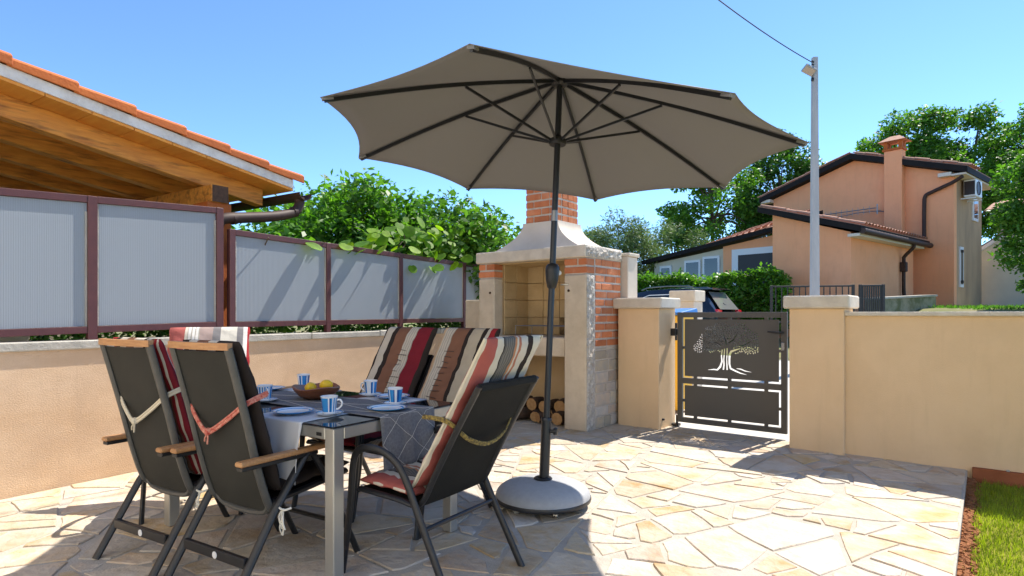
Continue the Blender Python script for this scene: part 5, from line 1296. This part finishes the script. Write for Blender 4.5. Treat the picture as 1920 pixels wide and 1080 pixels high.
for i in range(285):
    y = rv.triangular(-1.5,2.6,1.7); zt_ = ztop(y); z = rv.uniform(.72,zt_+.08); x = rv.uniform(-.1,.33) if z > .93 else rv.uniform(.29,.34)
    if z < .93 and (not (-.05 < y < 1.3) or rv.random() < .75 or z < .80): z = rv.uniform(.93,zt_+.1); x = rv.uniform(-.1,.33)
    s_ = rv.uniform(.085,.185); o = link('leaf', VL[i%6], vn)
    az = rv.uniform(-1.9,.5); tilt = rv.uniform(.2,1.25)
    o.location = (x,y,z); o.rotation_euler = (rv.uniform(-.6,.6), tilt, az); o.scale = (s_,s_,s_)
# low creeper in the gap between wall cap and fence rail
rng = np.random.default_rng(8); n = 4200; P = np.stack([rng.uniform(-5.30,-5.02,n), rng.uniform(1.2,6.9,n), rng.uniform(1.02,1.13,n)],1); P = P[(np.sin(P[:,1]*3.1)+np.sin(P[:,1]*7.7)) > -.6]
tag(link('creeper', np_mesh('creeper', leaves_np(P,.05,rng), 4, M['leaf_dark'])), 'low green creeper showing in the gap under the fence', 'plant', kind='stuff')
# hedge
ha, hb_ = C2(8.05,17.9), C2(.5,21.8); hd_ = thing('hedge', 'clipped laurel hedge with sunlit top behind the parked car', 'hedge', ha, math.atan2((hb_-ha).y,(hb_-ha).x)); HLn = (hb_-ha).length; rng = np.random.default_rng(21)
n = 30000; u = rng.uniform(0,HLn,n); side = rng.random(n); hw = .75; zt_ = 2.34-.02*u+.08*np.sin(u*2.3)+.06*np.sin(u*5.1); y_ = np.where(side<.5, hw+rng.normal(0,.07,n), rng.uniform(-hw,hw,n)); z_ = np.where(side<.5, rng.uniform(.35,1,n)*zt_, zt_+rng.normal(0,.07,n))
endm = rng.random(n) < .14; u = np.where(endm, rng.normal(0,.10,n), u); y_ = np.where(endm, rng.uniform(-hw,hw,n), y_); z_ = np.where(endm, rng.uniform(.35,1,n)*zt_, z_)
y_ = y_ * (1-.25*np.clip((z_/zt_-.8)/.2,0,1)*(side<.5))
link('crown', np_mesh('crown', leaves_np(np.stack([u,y_,z_],1),.13,rng,.6,2.0), 4, M['leaf_hedge']), hd_)
tr = MB()
for i in range(12): tr.tube([(.4+i*.65,0,0),(.45+i*.65,.05,1.2),(.35+i*.65,.2,2.2)], .05, 6, rs=[.05,.035,.015])
tr.build('trunk', M['bark'], hd_)
n = 16000; P = np.stack([rng.uniform(.1,HLn-.1,n), rng.uniform(-.65,.65,n), rng.uniform(.3,2.1,n)],1)
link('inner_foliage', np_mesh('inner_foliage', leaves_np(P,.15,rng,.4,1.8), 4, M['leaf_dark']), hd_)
# right-hand garden
tree('olive_tree', 'grey green olive tree left of the low house wing', gt_(4.6,25.5), 5, (0,0,3.3), (1.75,1.5,1.75), 50,.62,24000,.15,'leaf_olive',31,.16,elong=4.0)
tree('olive_tree', 'smaller yellowish olive tree behind the low house wing roof', gt_(7.35,27.0), 4.6, (0,0,3.3), (1.35,1.2,1.6), 36,.58,14000,.15,'leaf_olive',32,.14,elong=4.0)
bgt = 'tall trees behind the house'
tree('deciduous_tree', 'tall airy tree between the parasol edge and the house gable', gt_(10.4,31), 9, (0,0,5.4), (2.3,2.0,3.4), 40,.72,14000,.20,'leaf_mid',41,.2,group=bgt)
tree('deciduous_tree', 'tall dark tree touching the left slope of the house roof behind the lamp post', gt_(14.3,32), 10, (0,0,6.0), (2.1,2.0,3.3), 50,.80,16000,.20,'leaf_dark',42,.2,group=bgt)
tree('deciduous_tree', 'tall tree above the house ridge, left of the house chimney', gt_(21.6,33), 12, (0,0,7.4), (2.6,2.2,3.6), 42,.78,15000,.20,'leaf_mid',43,.22,group=bgt)
tree('deciduous_tree', 'tall tree above the right end of the house roof', gt_(25.3,33), 12, (0,0,7.0), (2.5,2.2,4.0), 42,.78,15000,.20,'leaf_mid',44,.22,group=bgt)
tree('deciduous_tree', 'tall tree at the right edge of the picture behind the outbuilding', gt_(29.2,33.5), 12, (0,0,7.2), (2.7,2.2,4.2), 44,.82,15000,.20,'leaf_mid',45,.22,group=bgt)
tree('leafy_tree', 'bright green tree at the right edge in front of the outbuilding', gt_(13.3,14.6), 4.6, (0,0,1.9), (.95,1.1,2.1), 40,.50,15000,.12,'leaf_mid',51,.10)
# rough grass on the bank above the wall
rng = np.random.default_rng(61); n = 5000; xx, dd = rng.uniform(11.4,15.5,n), rng.uniform(14.5,20,n); bx_ = xx*CA-dd*SA; by_ = xx*SA+dd*CA
bz = np.array([terrain(a,b) for a,b in zip(bx_,by_)])-.03
tag(link('bank_grass', np_mesh('bank_grass', leaves_np(np.stack([bx_,by_,bz],1),.10,rng,0,4.0,droop=-1.2), 4, M['leaf_mid'])), 'rough grass and weeds on the bank below the house', 'grass', kind='stuff')
